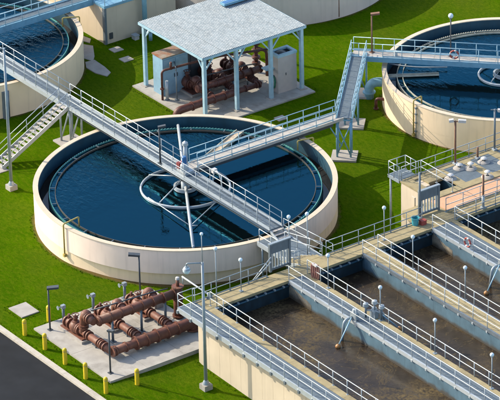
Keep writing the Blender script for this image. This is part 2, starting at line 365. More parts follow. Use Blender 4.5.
# ------------------------------------------------------------------ round tanks
def round_tank(cx, cy, R, label, weir='teal_weir', well=3.2, full=True, step=True, H=2.75, water=2.08, arm=None, trough=None, wm='tank_wall'):
    t = thing('round_tank', label, 'tank', (cx, cy, 0)); c = (cx, cy, 0)
    thick = 0.33; Ri = R-thick
    led = 0.95
    MB().lathe([(R-0.02, led), (R, led), (R, H-0.06)], 128, c).build('wall', wm, t)
    lb = MB().lathe([(R-0.005, -0.6), (R-0.005, led-0.002), (R-0.02, led)], 128, c)
    if step:                                                       # the upper wall overhangs on the side towards the basins only
        for v in lb.v:
            a_ = math.degrees(math.atan2(v.y-cy, v.x-cx)); k_ = 0.22*sm(-88, -70, a_)*(1-sm(20, 45, a_))
            if v.z < led-0.001: v.x -= (v.x-cx)/R*k_; v.y -= (v.y-cy)/R*k_
    lb.build('lower_wall', 'tank_wall_tan' if step else wm, t)
    MB().lathe([(R, H-0.06), (R+0.03, H-0.05), (R+0.03, H), (Ri-0.02, H), (Ri-0.02, H-0.06), (Ri, H-0.07)], 128, c).build('rim', 'wall_cream', t)
    MB().lathe([(Ri, H-0.07), (Ri, 0.6)], 128, c).build('inner_wall', 'coating_navy', t)
    if full:
        rw = R-1.15
        MB().lathe([(Ri, 1.45), (rw+0.1, 1.45), (rw+0.1, 2.0)], 128, c).build('launder_channel', 'coating_navy', t)
        n_ = 260; b_ = MB()
        for j in range(n_):                                            # saw-tooth weir plate
            for k_ in range(2):
                th = 2*math.pi*(j+k_*0.5)/n_; d = Vector((math.cos(th), math.sin(th), 0)); zt = water+(0.15 if k_ == 0 else 0.09)
                for rr in (rw, rw+0.05): b_.v += [Vector(c)+d*rr+Vector((0,0,water-0.25)), Vector(c)+d*rr+Vector((0,0,zt))]
        m_ = 2*n_
        for j in range(m_):
            a = 4*j; e = 4*((j+1) % m_)
            b_.face([a, e, e+1, a+1]); b_.face([a+3, e+3, e+2, a+2]); b_.face([a+1, e+1, e+3, a+3])
        b_.build('weir_plate', weir, t)
        MB().lathe([(rw-0.42, water-0.3), (rw-0.42, water+0.13), (rw-0.38, water+0.13), (rw-0.38, water-0.3)], 128, c).build('scum_baffle', 'coating_blue' if weir == 'teal_weir' else weir, t)
        br = MB(); br.bar((0,0,0), (0.42,0,0), 0.05, 0.05); bm_ = br.mesh('bracket', 'grey_metal')
        for j in range(24):
            th = 2*math.pi*(j+0.5)/24; inst('bracket', bm_, (cx+(rw-0.42)*math.cos(th), cy+(rw-0.42)*math.sin(th), water+0.1), t, th)
        wt = MB(); wt.disc((cx, cy, water), rw+0.02, 128); wo = wt.build('water', 'tank_water'); struct(wo)
        lw = MB(); lw.lathe([(rw+0.12, 1.62), (Ri-0.005, 1.62)], 128, c); struct(lw.build('water', 'well_water'))
        fw = MB().lathe([(well-0.05, water-0.4), (well-0.05, water+0.08), (well+0.05, water+0.08), (well+0.05, water-0.4)], 72, c).build('feed_well', 'rail_pale', t)
        MB().tube([(cx+well*math.cos(2*math.pi*j/72), cy+well*math.sin(2*math.pi*j/72), water+0.12) for j in range(73)], 0.085, 8, False).build('well_rim', 'rail_pale', fw)
        MB().tube([(cx, cy, 0.5), (cx, cy, 3.05)], 0.32, 16).build('centre_column', 'galvanised', t)
        MB().lathe([(0.72, water+0.05), (0.86, water+0.05), (0.86, water+0.3), (0.72, water+0.3), (0.72, water+0.05)], 32, c).build('centre_ring', 'rail_pale', t)
        b_ = MB()
        for a in (20, 110, 200, 290):
            th = math.radians(a); b_.tube([(cx+0.3*math.cos(th), cy+0.3*math.sin(th), water+0.9), (cx+well*math.cos(th), cy+well*math.sin(th), water+0.25)], 0.05, 6)
        b_.build('well_hanger', 'galvanised', t)
    if arm:
        p, q = arm; p = Vector(p); q = Vector(q); mid = Vector((cx, cy, 2.35))
        ao = MB().tube([p, mid], 0.11, 8).tube([mid, q], 0.11, 8).build('skimmer_arm', 'rail_pale', t)
        d = (q-mid); u = Vector((-d.y, d.x, 0)).normalized()
        for s_ in (-1, 1):
            tip = mid+d*0.66; a = mid+d.normalized()*1.6+u*s_*2.75
            MB().tube([(a.x, a.y, water+0.25), tip], 0.04, 6).build('brace', 'galvanised', ao)
        MB().tube([tip+Vector((0,0,0)), tip+u*0.5+Vector((0,0,0.0))], 0.05, 6).build('wiper', 'galvanised', ao)
        MB().tube([q+u*0.0+Vector((0,0,-0.35)), q+Vector((0,0,0.15))], 0.06, 6).build('wiper', 'galvanised', ao)
    if trough:
        p, q = Vector(trough[0]), Vector(trough[1])
        tw = 0.5 if step else 0.22
        tr = MB().bar(p, q, tw, 0.22 if step else 0.1).build('scum_trough', 'scum', t)
        d = (q-p).normalized(); u = Vector((-d.y, d.x, 0))
        for s_ in (-1, 1): MB().bar(p+u*s_*(tw/2+0.04)+Vector((0,0,0.05)), q+u*s_*(tw/2+0.04)+Vector((0,0,0.05)), 0.05, tw*0.6).build('side_plate', 'pale_weir', tr)
    return t
T1 = round_tank(0, 0, 10.87, 'large cream round tank crossed by the pale bridge in the centre', arm=((-8.39, 5.22, 2.35), (8.2, -5.1, 2.35)), trough=((-2.77, 3.85, 2.14), (-4.9, 8.35, 2.14)))
T2 = round_tank(-0.55, 29.88, 9.25, 'cream round tank with blue bridge at the upper right', weir='pale_weir', well=1.95, trough=((-5.85, 22.75, 2.14), (-3.66, 26.03, 2.16)), step=False, wm='tank_wall_tan')
T3 = round_tank(-30.8, 0.45, 9.4, 'cream round tank cut off at the upper left corner', well=2.6, step=False, wm='tank_wall_tan')
MB().box(-21.75,-21.4,-1.75,-1.45,0.0,2.2).build('wall_duct', 'grey_metal', T3)
MB().tube([(-21.35,-1.35,0.0),(-21.35,-1.35,2.3)], 0.06, 8).build('wall_conduit', 'grey_metal', T3)
T4 = round_tank(-30.65, 29.95, 10.15, 'plain grey round tank wall behind the canopy at the top edge', full=False, step=False, wm='tank_wall_grey')
MB().tube([(-20.55, 29.3, 0.1), (-20.55, 29.3, 2.9)], 0.05, 6).build('conduit', 'brown_post', T4)
MB().tube(fillet([(-7.5,24.0,2.25), (-5.6,25.3,2.25), (-4.1,27.2,2.28)], 1.0), 0.05, 6).build('scum_pipe', 'rail_pale', T2)

def rim_pipe(label, pts, m='yellow_faded', r=0.055, group=None):
    pts = [Vector(p) for p in pts]; t = thing('rim_pipe', label, 'pipe', pts[-1], group)
    MB().tube(fillet(pts, 0.12), r, 8).build('pipe', m, t)
    MB().box(pts[-1].x-0.1, pts[-1].x+0.1, pts[-1].y-0.1, pts[-1].y+0.1, pts[-1].z-0.1, pts[-1].z+0.12).build('clamp', m, t)
    return t
def radial(cx, cy, ang, r, z): return (cx+r*math.cos(ang), cy+r*math.sin(ang), z)
def over_rim(label, cx, cy, R, ang, zb=0.6, inner=1.25):
    return rim_pipe(label, [radial(cx,cy,ang,R-inner,2.4), radial(cx,cy,ang,R-inner,3.15), radial(cx,cy,ang,R+0.12,3.05), radial(cx,cy,ang,R+0.12,zb)])
over_rim('yellow pipe bent over the rim of the central tank, left near side', 0, 0, 10.87, math.atan2(-10.8, 0.8))
over_rim('yellow pipe on the central tank rim under the catwalk', 0, 0, 10.87, math.atan2(11.0, 0.6), 1.8)
over_rim('yellow pipe running down the wall of the upper right tank', -0.55, 29.88, 9.25, math.atan2(-9.2, 0.75), 0.2, 0.7)
over_rim('yellow pipe bent over the rim of the upper left tank', -30.8, 0.45, 9.4, math.atan2(9.0, 2.8), 2.3)
cg = thing('conduit_run', 'grey conduit clipped to tank wall beside the long yellow pipe', 'conduit', radial(-0.55, 29.88, math.atan2(-9.2, 1.0), 9.4, 0))
MB().tube([radial(-0.55,29.88,math.atan2(-9.2,1.0),9.36,0.05), radial(-0.55,29.88,math.atan2(-9.2,1.0),9.36,2.6)], 0.04, 6).build('tube', 'galvanised', cg)
for z in (0.6, 1.3, 2.0, 2.5):
    p = Vector(radial(-0.55,29.88,math.atan2(-9.2,1.0),9.38,z)); MB().box(p.x-0.08,p.x+0.08,p.y-0.06,p.y+0.06,z-0.06,z+0.06).build('bracket', 'grey_metal', cg)

e2 = thing('outlet_elbow', 'light blue pipe elbow leaving the upper right tank wall', 'pipe', (-7.35, 22.1, 0))
MB().tube(fillet([(-5.6,24.0,1.35), (-7.3,22.15,1.35), (-7.3,22.15,-0.2)], 0.75, 8), 0.36, 16).build('pipe', 'pipe_blue', e2)
MB().lathe([(0,0),(0.5,0),(0.5,0.09),(0.36,0.09)], 20, (-7.3,22.15,0.45)).build('flange', 'pipe_blue', e2)
e3 = thing('drain_pipe', 'small brown bent pipe at the foot of the upper right tank', 'pipe', (-5.4, 21.2, 0))
MB().tube(fillet([(-4.6,22.0,0.9), (-5.35,21.3,0.9), (-5.35,21.3,-0.1)], 0.25), 0.12, 10).build('pipe', 'pipe_dark_brown', e3)
MB().lathe([(0,0),(0.2,0),(0.2,0.06),(0.12,0.06)], 14, (-5.35,21.3,0.06)).build('flange', 'pipe_dark_brown', e3)

# ------------------------------------------------------------------ bridges and catwalks
def walkway(name, label, p, q, width, deck='grating', beam='galvanised', rail='galvanised', depth=0.34, sides=(1, 1), rail_l=None, rail_r=None, sp=1.5, planks=1.5, cat='walkway', toe=True, add_under=False):
    """straight walkway p->q: two edge beams, deck panels, a railing on each side (left = +side)"""
    p, q = Vector(p), Vector(q); t = thing(name, label, cat, (p.x, p.y, p.z))
    d = (q-p); L = d.length; d.normalize(); s_ = Vector((-d.y, d.x, 0)).normalized()
    for sg in (1, -1):
        MB().bar(p+s_*sg*(width/2)+Vector((0,0,-depth/2)), q+s_*sg*(width/2)+Vector((0,0,-depth/2)), 0.09, depth).build('edge_beam', beam, t)
    if add_under:
        MB().bar(p+d*0.4+Vector((0,0,-depth-0.14)), q-d*0.9+Vector((0,0,-depth-0.14)), width-0.12, 0.26).build('added_underside', 'dark_metal', t)  # dark lower band added under the deck to darken its mirror image
    k = max(1, round(L/planks))
    for i in range(k):
        a = p+d*(L*i/k+0.008); c_ = p+d*(L*(i+1)/k-0.008)
        MB().bar(a+Vector((0,0,-0.045)), c_+Vector((0,0,-0.045)), width-0.1, 0.05).build('deck_panel', deck, t)
    for i in range(k+1):
        a = p+d*(L*i/k*0.995+0.03) - Vector((0,0,depth*0.6)); MB().bar(a-s_*(width/2-0.05), a+s_*(width/2-0.05), 0.06, 0.12).build('cross_member', beam, t)
    for sg, runs in ((1, rail_l), (-1, rail_r)):
        if runs is None: runs = [(0, 1)]
        for f0, f1 in runs: railing(t, [p+d*L*f0+s_*sg*(width/2-0.0), p+d*L*f1+s_*sg*(width/2-0.0)], m=rail, sp=sp, toe=toe)
    return t, d, s_
# main bridge, from the upper left tank across the central tank
B1, _, _ = walkway('walkway_bridge', 'long pale metal bridge crossing the middle of the central tank', (-14.1, 0, 3.4), (10.95, 0, 3.4), 1.05, beam='rail_pale', rail='rail_pale', rail_l=[(0, 0.535), (0.60, 1)], rail_r=[(0, 1)], depth=0.22, add_under=True)
B0, _, _ = walkway('walkway_bridge', 'pale metal bridge from stair head to the upper left tank', (-31.0, 0, 3.4), (-15.6, 0, 3.4), 1.05, beam='rail_pale', rail='rail_pale')
LND, _, _ = walkway('stair_landing', 'metal landing on legs at the head of the pale stair', (-15.58, 0, 3.4), (-14.12, 0, 3.4), 1.05, beam='rail_pale', rail='rail_pale', rail_r=[], cat='landing')
for x in (-15.5, -14.2):
    for y in (-0.5, 0.5):
        MB().tube([(x, y, 0.1), (x, y, 3.1)], 0.08, 8).build('leg', 'galvanised', LND)
for y in (-0.5, 0.5): MB().tube([(-15.5, y, 0.3), (-14.2, y, 3.0)], 0.045, 6).build('brace', 'galvanised', LND)
for x in (-15.5, -14.2): MB().tube([(x, -0.5, 0.3), (x, 0.5, 3.0)], 0.045, 6).build('brace', 'galvanised', LND)
MB().box(-16.0, -13.7, -0.95, 0.95, -0.3, 0.12).build('footing', 'concrete_light', LND)
for (y, z, r_) in ((-0.62, 3.24, 0.04), (-0.61, 3.33, 0.025), (0.36, 3.42, 0.035)):
    MB().tube([(-14.0, y, z), (10.9, y, z)], r_, 6).build('conduit', 'galvanised', B1)
# drive unit on the bridge above the centre column
dr = thing('drive_unit', 'small drive unit with blue and red housings at bridge centre', 'machine', (-0.1, -0.1, 3.4))
MB().box(-0.7, 0.55, -0.38, 0.38, 3.385, 3.62).build('base_plate', 'rail_pale', dr)
MB().lathe([(0,0),(0.30,0),(0.30,0.35),(0.2,0.5),(0,0.5)], 20, (0.0,-0.05,3.62)).build('gearbox', 'rail_pale', dr)
MB().lathe([(0,0),(0.17,0),(0.17,0.5),(0.12,0.56),(0,0.56)], 16, (0.02,-0.05,4.12)).build('motor', 'motor_blue', dr)
MB().box(-0.62,-0.3,-0.3,0.1,3.62,4.05).build('red_box', 'ring_red', dr)
MB().tube([(-0.55,0.45,3.4),(-0.55,0.45,5.25)], 0.16, 10).build('post', 'rail_pale', dr)
MB().lathe([(0,0.35),(0.2,0.2),(0.23,0),(0,0)], 14, (-0.55,0.45,5.2)).build('cap', 'rail_pale', dr)
# hooped hatch beside the bridge
hp = thing('hoop_guard', 'curved white hoop standing beside the bridge over the tank', 'hoop', (3.2, 0.7, 3.4))
MB().tube([(2.5+0.55*(1-math.cos(math.pi*j/14)), 0.66, 3.2+1.25*math.sin(math.pi*j/14)) for j in range(15)], 0.05, 8).build('hoop', 'rail_pale', hp)
MB().box(2.45, 2.75, 0.56, 0.9, 4.15, 4.45).build('lamp_box', 'rubber_white', hp)

# catwalk along Y to the diagonal ramp
B2, _, _ = walkway('catwalk', 'pale catwalk from central bridge over the tank rim to the ramp', (-0.72, 0.55, 3.34), (-0.72, 14.35, 3.34), 1.0, deck='deck_pale', beam='deck_pale', rail='steel_pale_blue', rail_l=[(0.05, 1)], rail_r=[(0.05, 0.93)], depth=0.22, add_under=True)
# diagonal ramp
B3, d3, s3 = walkway('catwalk_ramp', 'blue gently rising ramp on legs between the two catwalks', (-0.15, 14.35, 3.34), (-8.2, 21.9, 3.50), 1.15, deck='grating', beam='steel_blue', rail='steel_pale_blue', sp=1.0)
for (x, y, hgt) in ((-0.35, 14.5, 3.0), (-4.35, 18.25, 3.1), (-8.2, 22.0, 3.2)):
    for sg in (-1, 1):
        for e in (0, 0.75):
            px_, py_ = x+s3.x*sg*0.5+d3.x*e-d3.x*0.3, y+s3.y*sg*0.5+d3.y*e-d3.y*0.3
            if e and y > 18: continue
            MB().tube([(px_, py_, 0.1), (px_, py_, hgt)], 0.075, 8).build('leg', 'steel_blue', B3)
    MB().tube([(x+s3.x*0.5-d3.x*0.3, y+s3.y*0.5-d3.y*0.3, 0.3), (x-s3.x*0.5-d3.x*0.3, y-s3.y*0.5-d3.y*0.3, hgt-0.2)], 0.05, 6).build('brace', 'steel_blue', B3)
    MB().tube([(x-s3.x*0.5-d3.x*0.3, y-s3.y*0.5-d3.y*0.3, 0.3), (x+s3.x*0.5-d3.x*0.3, y+s3.y*0.5-d3.y*0.3, hgt-0.2)], 0.05, 6).build('brace', 'steel_blue', B3)
    fo = MB(); A = Vector((x, y, 0)); fo.hexa([A+d3*i*0.85+s3*j*0.95+Vector((0,0,z)) for z in (-0.3, 0.16) for i, j in ((-1,-1),(1,-1),(1,1),(-1,1))])
    fo.build('footing', 'concrete_light', B3)
MB().tube([(-0.72, 13.2, 3.1), (-0.35, 14.3, 1.0)], 0.05, 6).build('brace', 'steel_blue', B3)
# bridge of the upper right tank
B4, d4, s4 = walkway('walkway_bridge', 'light blue bridge carrying a red life ring over upper right tank', (-8.55, 21.55, 3.5), (1.6, 31.3, 3.5), 1.1, deck='deck_pale', beam='steel_blue', rail='steel_pale_blue', depth=0.4, rail_r=[(0.0, 0.04), (0.17, 1)], rail_l=[(0.0, 1)])
MB().box(-6.2,-5.95,23.6,23.85,3.5,3.9).build('junction_box', 'rail_pale', B4)
# catwalk of the upper left tank
B5, _, _ = walkway('catwalk', 'bright blue catwalk over the upper left tank at frame edge', (-30.0, 0.6, 3.4), (-30.0, 14.5, 3.4), 1.05, beam='steel_blue', rail='steel_pale_blue', depth=0.5)

# main stair down from the landing
st = thing('metal_stair', 'pale metal stair with open treads left of central tank', 'stair', (-14.85, -6.4, 0))
x0, x1 = -15.4, -14.3; ya, za, yb, zb = -0.58, 3.4, -6.5, 0.05; NT = 17
for x in (x0, x1): MB().bar((x, ya, za-0.14), (x, yb, zb+0.06), 0.07, 0.30).build('stringer', 'rail_pale', st)
tm = MB().box(-(x1-x0)/2+0.05, (x1-x0)/2-0.05, -0.16, 0.16, -0.025, 0.025).mesh('tread', 'deck_pale')
for i in range(NT):
    f = (i+0.6)/NT; inst('tread', tm, ((x0+x1)/2, ya+(yb-ya)*f, za+(zb-za)*f), st)
for x in (x0, x1): railing(st, [(x, ya, za), (x, yb, zb+0.1)], m='rail_pale', toe=False, sp=1.7)
MB().box(-15.8, -13.9, -7.6, -6.2, -0.3, 0.05).build('footing', 'concrete_light', st)

# ------------------------------------------------------------------ rectangular basins
Z = 3.8; ZW = 2.5; XE = 62.0
BB = thing('basin_block', 'cream concrete block of long aeration basins at lower right', 'basin', (17.7, -11.4, -0.4))
MB().box(17.84, XE, -11.25, -10.55, -1.6, 3.6).build('near_wall', 'coating_blue', BB)
MB().box(17.7, 18.3, -11.25, 34, -1.6, 3.6).build('end_wall', 'coating_shaded', BB)
x = 17.7; k = 0
while x < 46:
    MB().box(x+0.006, x+1.194, -11.40, -11.252, -1.6, 3.58).build('wall_panel', 'wall_cream', BB); x += 1.2
MB().box(x+0.006, XE, -11.40, -11.252, -1.6, 3.58).build('wall_panel', 'wall_cream', BB)
for (y0, y1) in ((-4.32, -2.78), (1.92, 3.22), (7.95, 9.95)):
    MB().box(18.3, XE, y0, y1, 0.5, 3.6).build('divider_wall', 'coating_blue', BB)
for (y0, y1) in ((-10.55, -4.32), (-2.78, 1.92), (3.22, 7.95), (9.95, 34)):
    struct(MB().box(18.302, XE, y0+0.002, y1-0.002, 0.5, ZW).build('water', 'basin_water'))
# air pipe hung under the deck edge with pale clips
for (y0, y1) in ((-10.5, -4.4), (-2.7, 1.85), (3.3, 7.9), (10.05, 20)):
    p_ = MB().tube([(18.42, y0, 3.42), (18.42, y1, 3.42)], 0.07, 8).build('air_pipe', 'coating_navy', BB)
    cm = MB().box(-0.1, 0.09, -0.06, 0.06, 0.0, 0.11).mesh('clip', 'galvanised'); y = y0+0.4
    while y < y1: inst('clip', cm, (18.42, y, 3.44), p_); y += 0.75
# deck strip along the end of the basins
ED = thing('end_walkway', 'yellowed concrete walkway along the near tank end of the basins', 'walkway', (17.6, -11, Z))
y = -11.35
while y < 30:
    MB().box(16.95+random.uniform(-.006,.006), 18.36, y+0.008, y+2.392, 3.6+0.002, Z+random.uniform(-.006,.004)).build('deck_slab', 'concrete_stained', ED); y += 2.4
railing(ED, [(17.02, -11.3, Z), (17.02, -5.2, Z)]); railing(ED, [(17.02, -0.2, Z), (17.02, 8.1, Z)]); railing(ED, [(17.02, 10.2, Z), (17.02, 30, Z)])
railing(ED, [(18.3, 10.1, Z), (18.3, 24, Z)], sp=1.8, m='galvanised')
# near cantilevered walkway
NW = thing('cantilever_walkway', 'grating walkway cantilevered from the near cream basin wall', 'walkway', (17.7, -11.8, Z))
x = 16.95
while x < XE-1.5:
    MB().box(x+0.006, x+1.494, -12.36, -11.06, Z-0.05, Z).build('grating_panel', 'grating', NW)
    b_ = MB(); b_.hexa([(x+0.70,-12.36,3.52),(x+0.8,-12.36,3.52),(x+0.8,-11.41,3.0),(x+0.70,-11.41,3.0),(x+0.70,-12.36,3.6),(x+0.8,-12.36,3.6),(x+0.8,-11.41,3.6),(x+0.70,-11.41,3.6)])
    b_.build('cantilever_bracket', 'galvanised', NW)
    MB().box(x+0.006, x+1.494, -11.04, -10.50, 3.602, Z+0.01+random.uniform(-.004,.004)).build('coping_slab', 'concrete_stained', NW); x += 1.5
MB().box(16.95, XE, -12.45, -12.365, 3.46, 3.82).build('edge_channel', 'rail_pale', NW)
MB().box(16.86, 16.945, -12.45, -11.0, 3.46, 3.82).build('edge_channel', 'rail_pale', NW)
railing(NW, [(16.9, -11.05, Z), (16.9, -12.41, Z), (XE-2, -12.41, Z)], m='rail_pale', side=True, toe=False)
bk_ = MB().box(-0.09,0.09,-0.07,0.0,-0.12,0.10).mesh('post_bracket', 'grey_metal')
for k in range(30): inst('post_bracket', bk_, (16.9+1.5*k, -12.452, 3.50), NW)
railing(NW, [(18.0, -10.56, Z), (XE-2, -10.56, Z)], m='rail_pale', toe=False)
dv_ = thing('davit_arm', 'white davit arm reaching from basin corner over the riser', 'davit', (17.05, -10.06, Z))
MB().tube([(17.05,-10.06,Z),(17.05,-10.06,Z+0.42)], 0.07, 8).build('mast', 'rail_pale', dv_)
MB().tube([(17.05,-10.06,Z+0.3),(13.85,-9.94,Z+0.25)], 0.06, 8).build('boom', 'rail_pale', dv_)
MB().tube([(13.9,-9.94,Z+0.28),(13.9,-9.94,Z-0.3)], 0.035, 6).build('hook', 'rail_pale', dv_)
MB().box(16.96,17.2,-10.2,-9.92,Z+0.005,Z+0.04).build('base_plate', 'grey_metal', dv_)
# divider walkways
def divider(name, label, y0, y1, deck, edge, far=None, x_start=18.37, rail='rail_pale', concrete=False):
    t = thing(name, label, 'walkway', (x_start, (y0+y1)/2, Z))
    x = x_start
    while x < XE-1.5:
        MB().box(x+0.006, x+1.494, y0+0.09, y1-(0.31 if far else 0.09), 3.602, Z+(random.uniform(-.005,.005) if concrete else 0)).build('deck_slab' if concrete else 'grating_panel', deck, t); x += 1.5
    MB().box(x_start, XE, y0-0.04, y0+0.085, 3.56, 3.83).build('edge_channel', edge, t)
    MB().box(x_start, XE, y1-(0.30 if far else 0.085), y1+0.04, 3.56, 3.83).build('coping' if far else 'edge_channel', far or edge, t)
    railing(t, [(x_start, y0, Z), (XE-2, y0, Z)], m=rail, side=True, toe=False)
    railing(t, [(x_start, y1, Z), (XE-2, y1, Z)], m=rail, side=True, toe=False)
    return t
WA = divider('divider_walkway', 'grating walkway with pump arm on divider nearest the cream outer wall', -4.35, -2.8, 'grating', 'rail_pale', 'concrete_stained')
WB = divider('divider_walkway', 'narrow yellowed concrete walkway on the middle divider between basins', 1.9, 3.2, 'concrete_stained', 'grey_metal', concrete=True)
WC = divider('divider_walkway', 'walkway on blue divider wall hung with a red life ring', 7.95, 9.9, 'grating', 'rail_pale', 'concrete_stained')

# bare concrete where the coating has worn off at the head of two dividers
for (yf, sc, nm) in ((-4.322, 1.0, 0), (7.948, 0.9, 1)):
    rp = random.Random(nm+5); b_ = MB(); pts = []
    top = [(18.34+2.9*sc*k/7, 3.53-0.62*(k/7)**0.7+rp.uniform(-.05,.05)) for k in range(7)]
    bot = [(18.34+2.9*sc*k/7, 2.5+rp.uniform(-.0,.04)) for k in range(6, -1, -1)]
    pts = top+bot
    b_.v = [Vector((x, yf, z)) for x, z in pts]+[Vector((x, yf-0.008, z)) for x, z in pts]
    b_.face([14+k for k in range(14)])
    for k in range(14): b_.face([k, (k+1) % 14, 14+(k+1) % 14, 14+k])
    b_.build('bare_patch', 'bare_concrete', BB)

# barred slide gates at the head of two dividers
def slide_gate(label, x, y0, y1, zb, zt, brace=True):
    t = thing('slide_gate', label, 'gate', (x, (y0+y1)/2, zb))
    for y in (y0, y1): MB().box(x-0.09, x+0.09, y-0.08, y+0.08, zb, zt).build('side_post', 'grey_metal', t)
    MB().box(x-0.05, x+0.05, y0+0.08, y1-0.08, zt-0.72, zt-0.03).build('top_plate', 'grey_metal', t)
    MB().box(x-0.07, x+0.07, y0+0.08, y1-0.08, zb+0.1, zb+0.25).build('bottom_rail', 'grey_metal', t)
    MB().box(x-0.11, x+0.11, y0-0.1, y1+0.1, zt, zt+0.08).build('top_rail', 'galvanised', t)
    k = 6
    for i in range(k):
        y = y0+0.08+(y1-y0-0.16)*(i+0.5)/k; MB().box(x-0.03, x+0.03, y-0.05, y+0.05, zb+0.25, zt-0.72).build('bar', 'rail_pale', t)
    if brace:
        for o in (0, 0.35): MB().tube([(x+0.25, y0-0.1, zb+1.25-o), (x+0.35, y0-1.75+o*0.6, zb+0.03)], 0.04, 6).build('brace', 'rail_pale', t)
    return t
slide_gate('grey barred slide gate beside the steps at the central bridge end', 16.6, -4.6, -3.0, 3.8, 5.85)
slide_gate('grey barred slide gate at the corner of the hatched channel', 16.42, 8.35, 10.0, 3.8, 5.72, False)

# lower walkway and steps joining bridge and basins
LW = thing('link_walkway', 'low grating link from bridge end to the basin deck', 'walkway', (13, 0, 2.83))
for i in range(3):
    MB().box(10.95+i*1.5+0.006, 12.45+i*1.5-0.006, -1.55, 0.62, 2.76, 2.83).build('grating_panel', 'grating', LW)
MB().box(10.95, 15.45, 0.625, 0.71, 2.5, 2.86).build('edge_beam', 'rail_pale', LW)
MB().box(10.95, 15.45, -1.64, -1.555, 2.5, 2.86).build('edge_beam', 'rail_pale', LW)
for i in range(3): MB().box(10.97+i*0.3, 11.25+i*0.3, -0.47, 0.47, 3.26-i*0.16, 3.30-i*0.16).build('tread', 'deck_pale', LW)
for y in (-0.5, 0.5): MB().bar((10.97, y, 3.25), (11.95, y, 2.86), 0.05, 0.22).build('stringer', 'rail_pale', LW)
for x in (11.4, 15.2):
    for y in (-1.5, 0.6): MB().tube([(x, y, -0.3), (x, y, 2.7)], 0.08, 8).build('leg', 'galvanised', LW)
for y in (0.66,): railing(LW, [(10.98, y, 2.83), (16.9, y-0.2, 3.35)], m='rail_pale', toe=False)
railing(LW, [(11.2, -1.6, 2.83), (15.3, -1.6, 2.83)], m='rail_pale', toe=False)
railing(LW, [(12.6, -0.45, 2.83), (16.9, -0.45, 3.75)], m='rail_pale', toe=False)
SP = thing('steps', 'short flight of yellowed steps up to the basin deck', 'stair', (16.0, -1.3, 2.83))
for i in range(5):
    MB().box(14.7+i*0.45, 15.10+i*0.45, -2.35, -0.6, 2.83+i*0.2+0.05, 2.83+i*0.2+0.16).build('tread', 'concrete_stained', SP)
for y in (-2.4, -0.56): MB().bar((14.6, y, 2.85), (16.94, y, 3.72), 0.06, 0.22).build('stringer', 'rail_pale', SP)
railing(SP, [(14.7, -2.45, 2.85), (16.9, -2.45, 3.75)], m='rail_pale', toe=False, sp=1.1)
railing(ED, [(17.05, -2.45, Z), (17.05, -2.95, Z)], toe=False)

# hatched channel at the upper right
CH = thing('hatch_channel', 'concrete channel with hatches, vents and peach apron at right edge', 'channel', (16.6, 10, 3.8))
MB().box(16.05, 16.6, 10.05, 34, -1, 4.78).build('front_wall', 'wall_peach', CH)
MB().box(13.0, 14.6, 9.7, 10.9, 3.7, 4.78).build('end_wall', 'wall_cream', CH)
MB().box(13.0, 16.3, 9.55, 10.1, -1, 4.78).build('end_wall', 'wall_cream', CH)
MB().box(15.9, 16.3, 8.15, 8.28, 3.7, 5.3).build('end_wall', 'wall_cream', CH)
MB().box(13.0, 13.4, 10.9, 34, -1, 4.78).build('rear_wall', 'wall_cream', CH)
MB().box(13.4, 16.05, 10.9, 12.3, 3.0, 3.1).build('pit_floor', 'void_shade', CH)
MB().box(13.4, 16.05, 12.2, 12.3, 3.1, 4.7).build('pit_wall', 'coating_navy', CH)
MB().box(13.4, 14.45, 10.9, 12.3, 4.70, 4.9).build('top_slab', 'concrete_stained', CH)
MB().box(12.9, 16.66, 9.5, 10.35, 4.782, 4.9).build('top_slab', 'concrete_stained', CH)
MB().box(16.0, 16.68, 10.36, 34, 4.782, 4.92).build('top_slab', 'concrete_stained', CH)
MB().box(12.9, 13.45, 10.36, 34, 4.782, 4.92).build('top_slab', 'concrete_stained', CH)
y = 12.3; k = 0
while y < 33:
    MB().box(13.46, 15.99, y+0.01, y+0.7, 4.782, 4.92).build('top_slab', 'concrete_stained', CH)
    MB().box(13.46, 15.99, y+0.72, y+2.39, 4.80, 4.905).build('hatch', 'grating', CH); y += 2.4
CHD = Vector((-1.55, 1.05, -1.0)); CHV = []
vents = ((14.0,14.0),(14.55,14.6),(14.3,16.0),(16.3,14.7),(14.9,12.5),(14.2,18.2),(15.3,17.0))
for i, (vx, vy) in enumerate(vents):
    lab = ['first mushroom vent behind the pit on the hatched channel', 'white mushroom vent beside the tall twin lamp pole', 'mushroom vent in the row nearest the upper right tank', 'mushroom vent on the front edge of the hatched channel', 'mushroom vent closest to the dark open pit', 'farthest mushroom vent on the hatched channel', 'mushroom vent amid the grey hatches near the right edge'][i]
    v = thing('roof_vent', lab, 'vent', (vx, vy, 4.92), 'vents on the hatched channel'); CHV.append(v)
    MB().lathe([(0,0),(0.46,0),(0.36,0.09),(0.12,0.12)], 18, (vx,vy,4.92)).build('base', 'concrete_light', v)
    MB().tube([(vx,vy,5.0),(vx,vy,5.35 if i % 2 else 5.22)], 0.06, 8).build('stem', 'galvanised', v)
    zz = 5.35 if i % 2 else 5.22
    MB().lathe([(0.0,0.08),(0.17,0.05),(0.24,-0.02),(0,-0.02)], 16, (vx,vy,zz)).build('cap', 'rubber_white', v)
railing(CH, [(12.98, 9.6, 4.9), (12.98, 34, 4.92)], m='galvanised', toe=True)
railing(CH, [(12.98, 11.35, 4.9), (16.6, 11.3, 4.92)], m='rail_pale', toe=False, sp=1.8)
LP = thing('corner_platform', 'small railed metal platform at corner of the hatched channel', 'platform', (12.3, 10, 4.9))
MB().box(11.7, 12.88, 9.55, 11.0, 4.82, 4.9).build('deck_panel', 'grating', LP)
MB().box(11.65, 12.88, 9.45, 9.54, 4.68, 4.92).build('edge_beam', 'galvanised', LP); MB().box(11.6, 11.69, 9.45, 11.05, 4.68, 4.92).build('edge_beam', 'galvanised', LP)
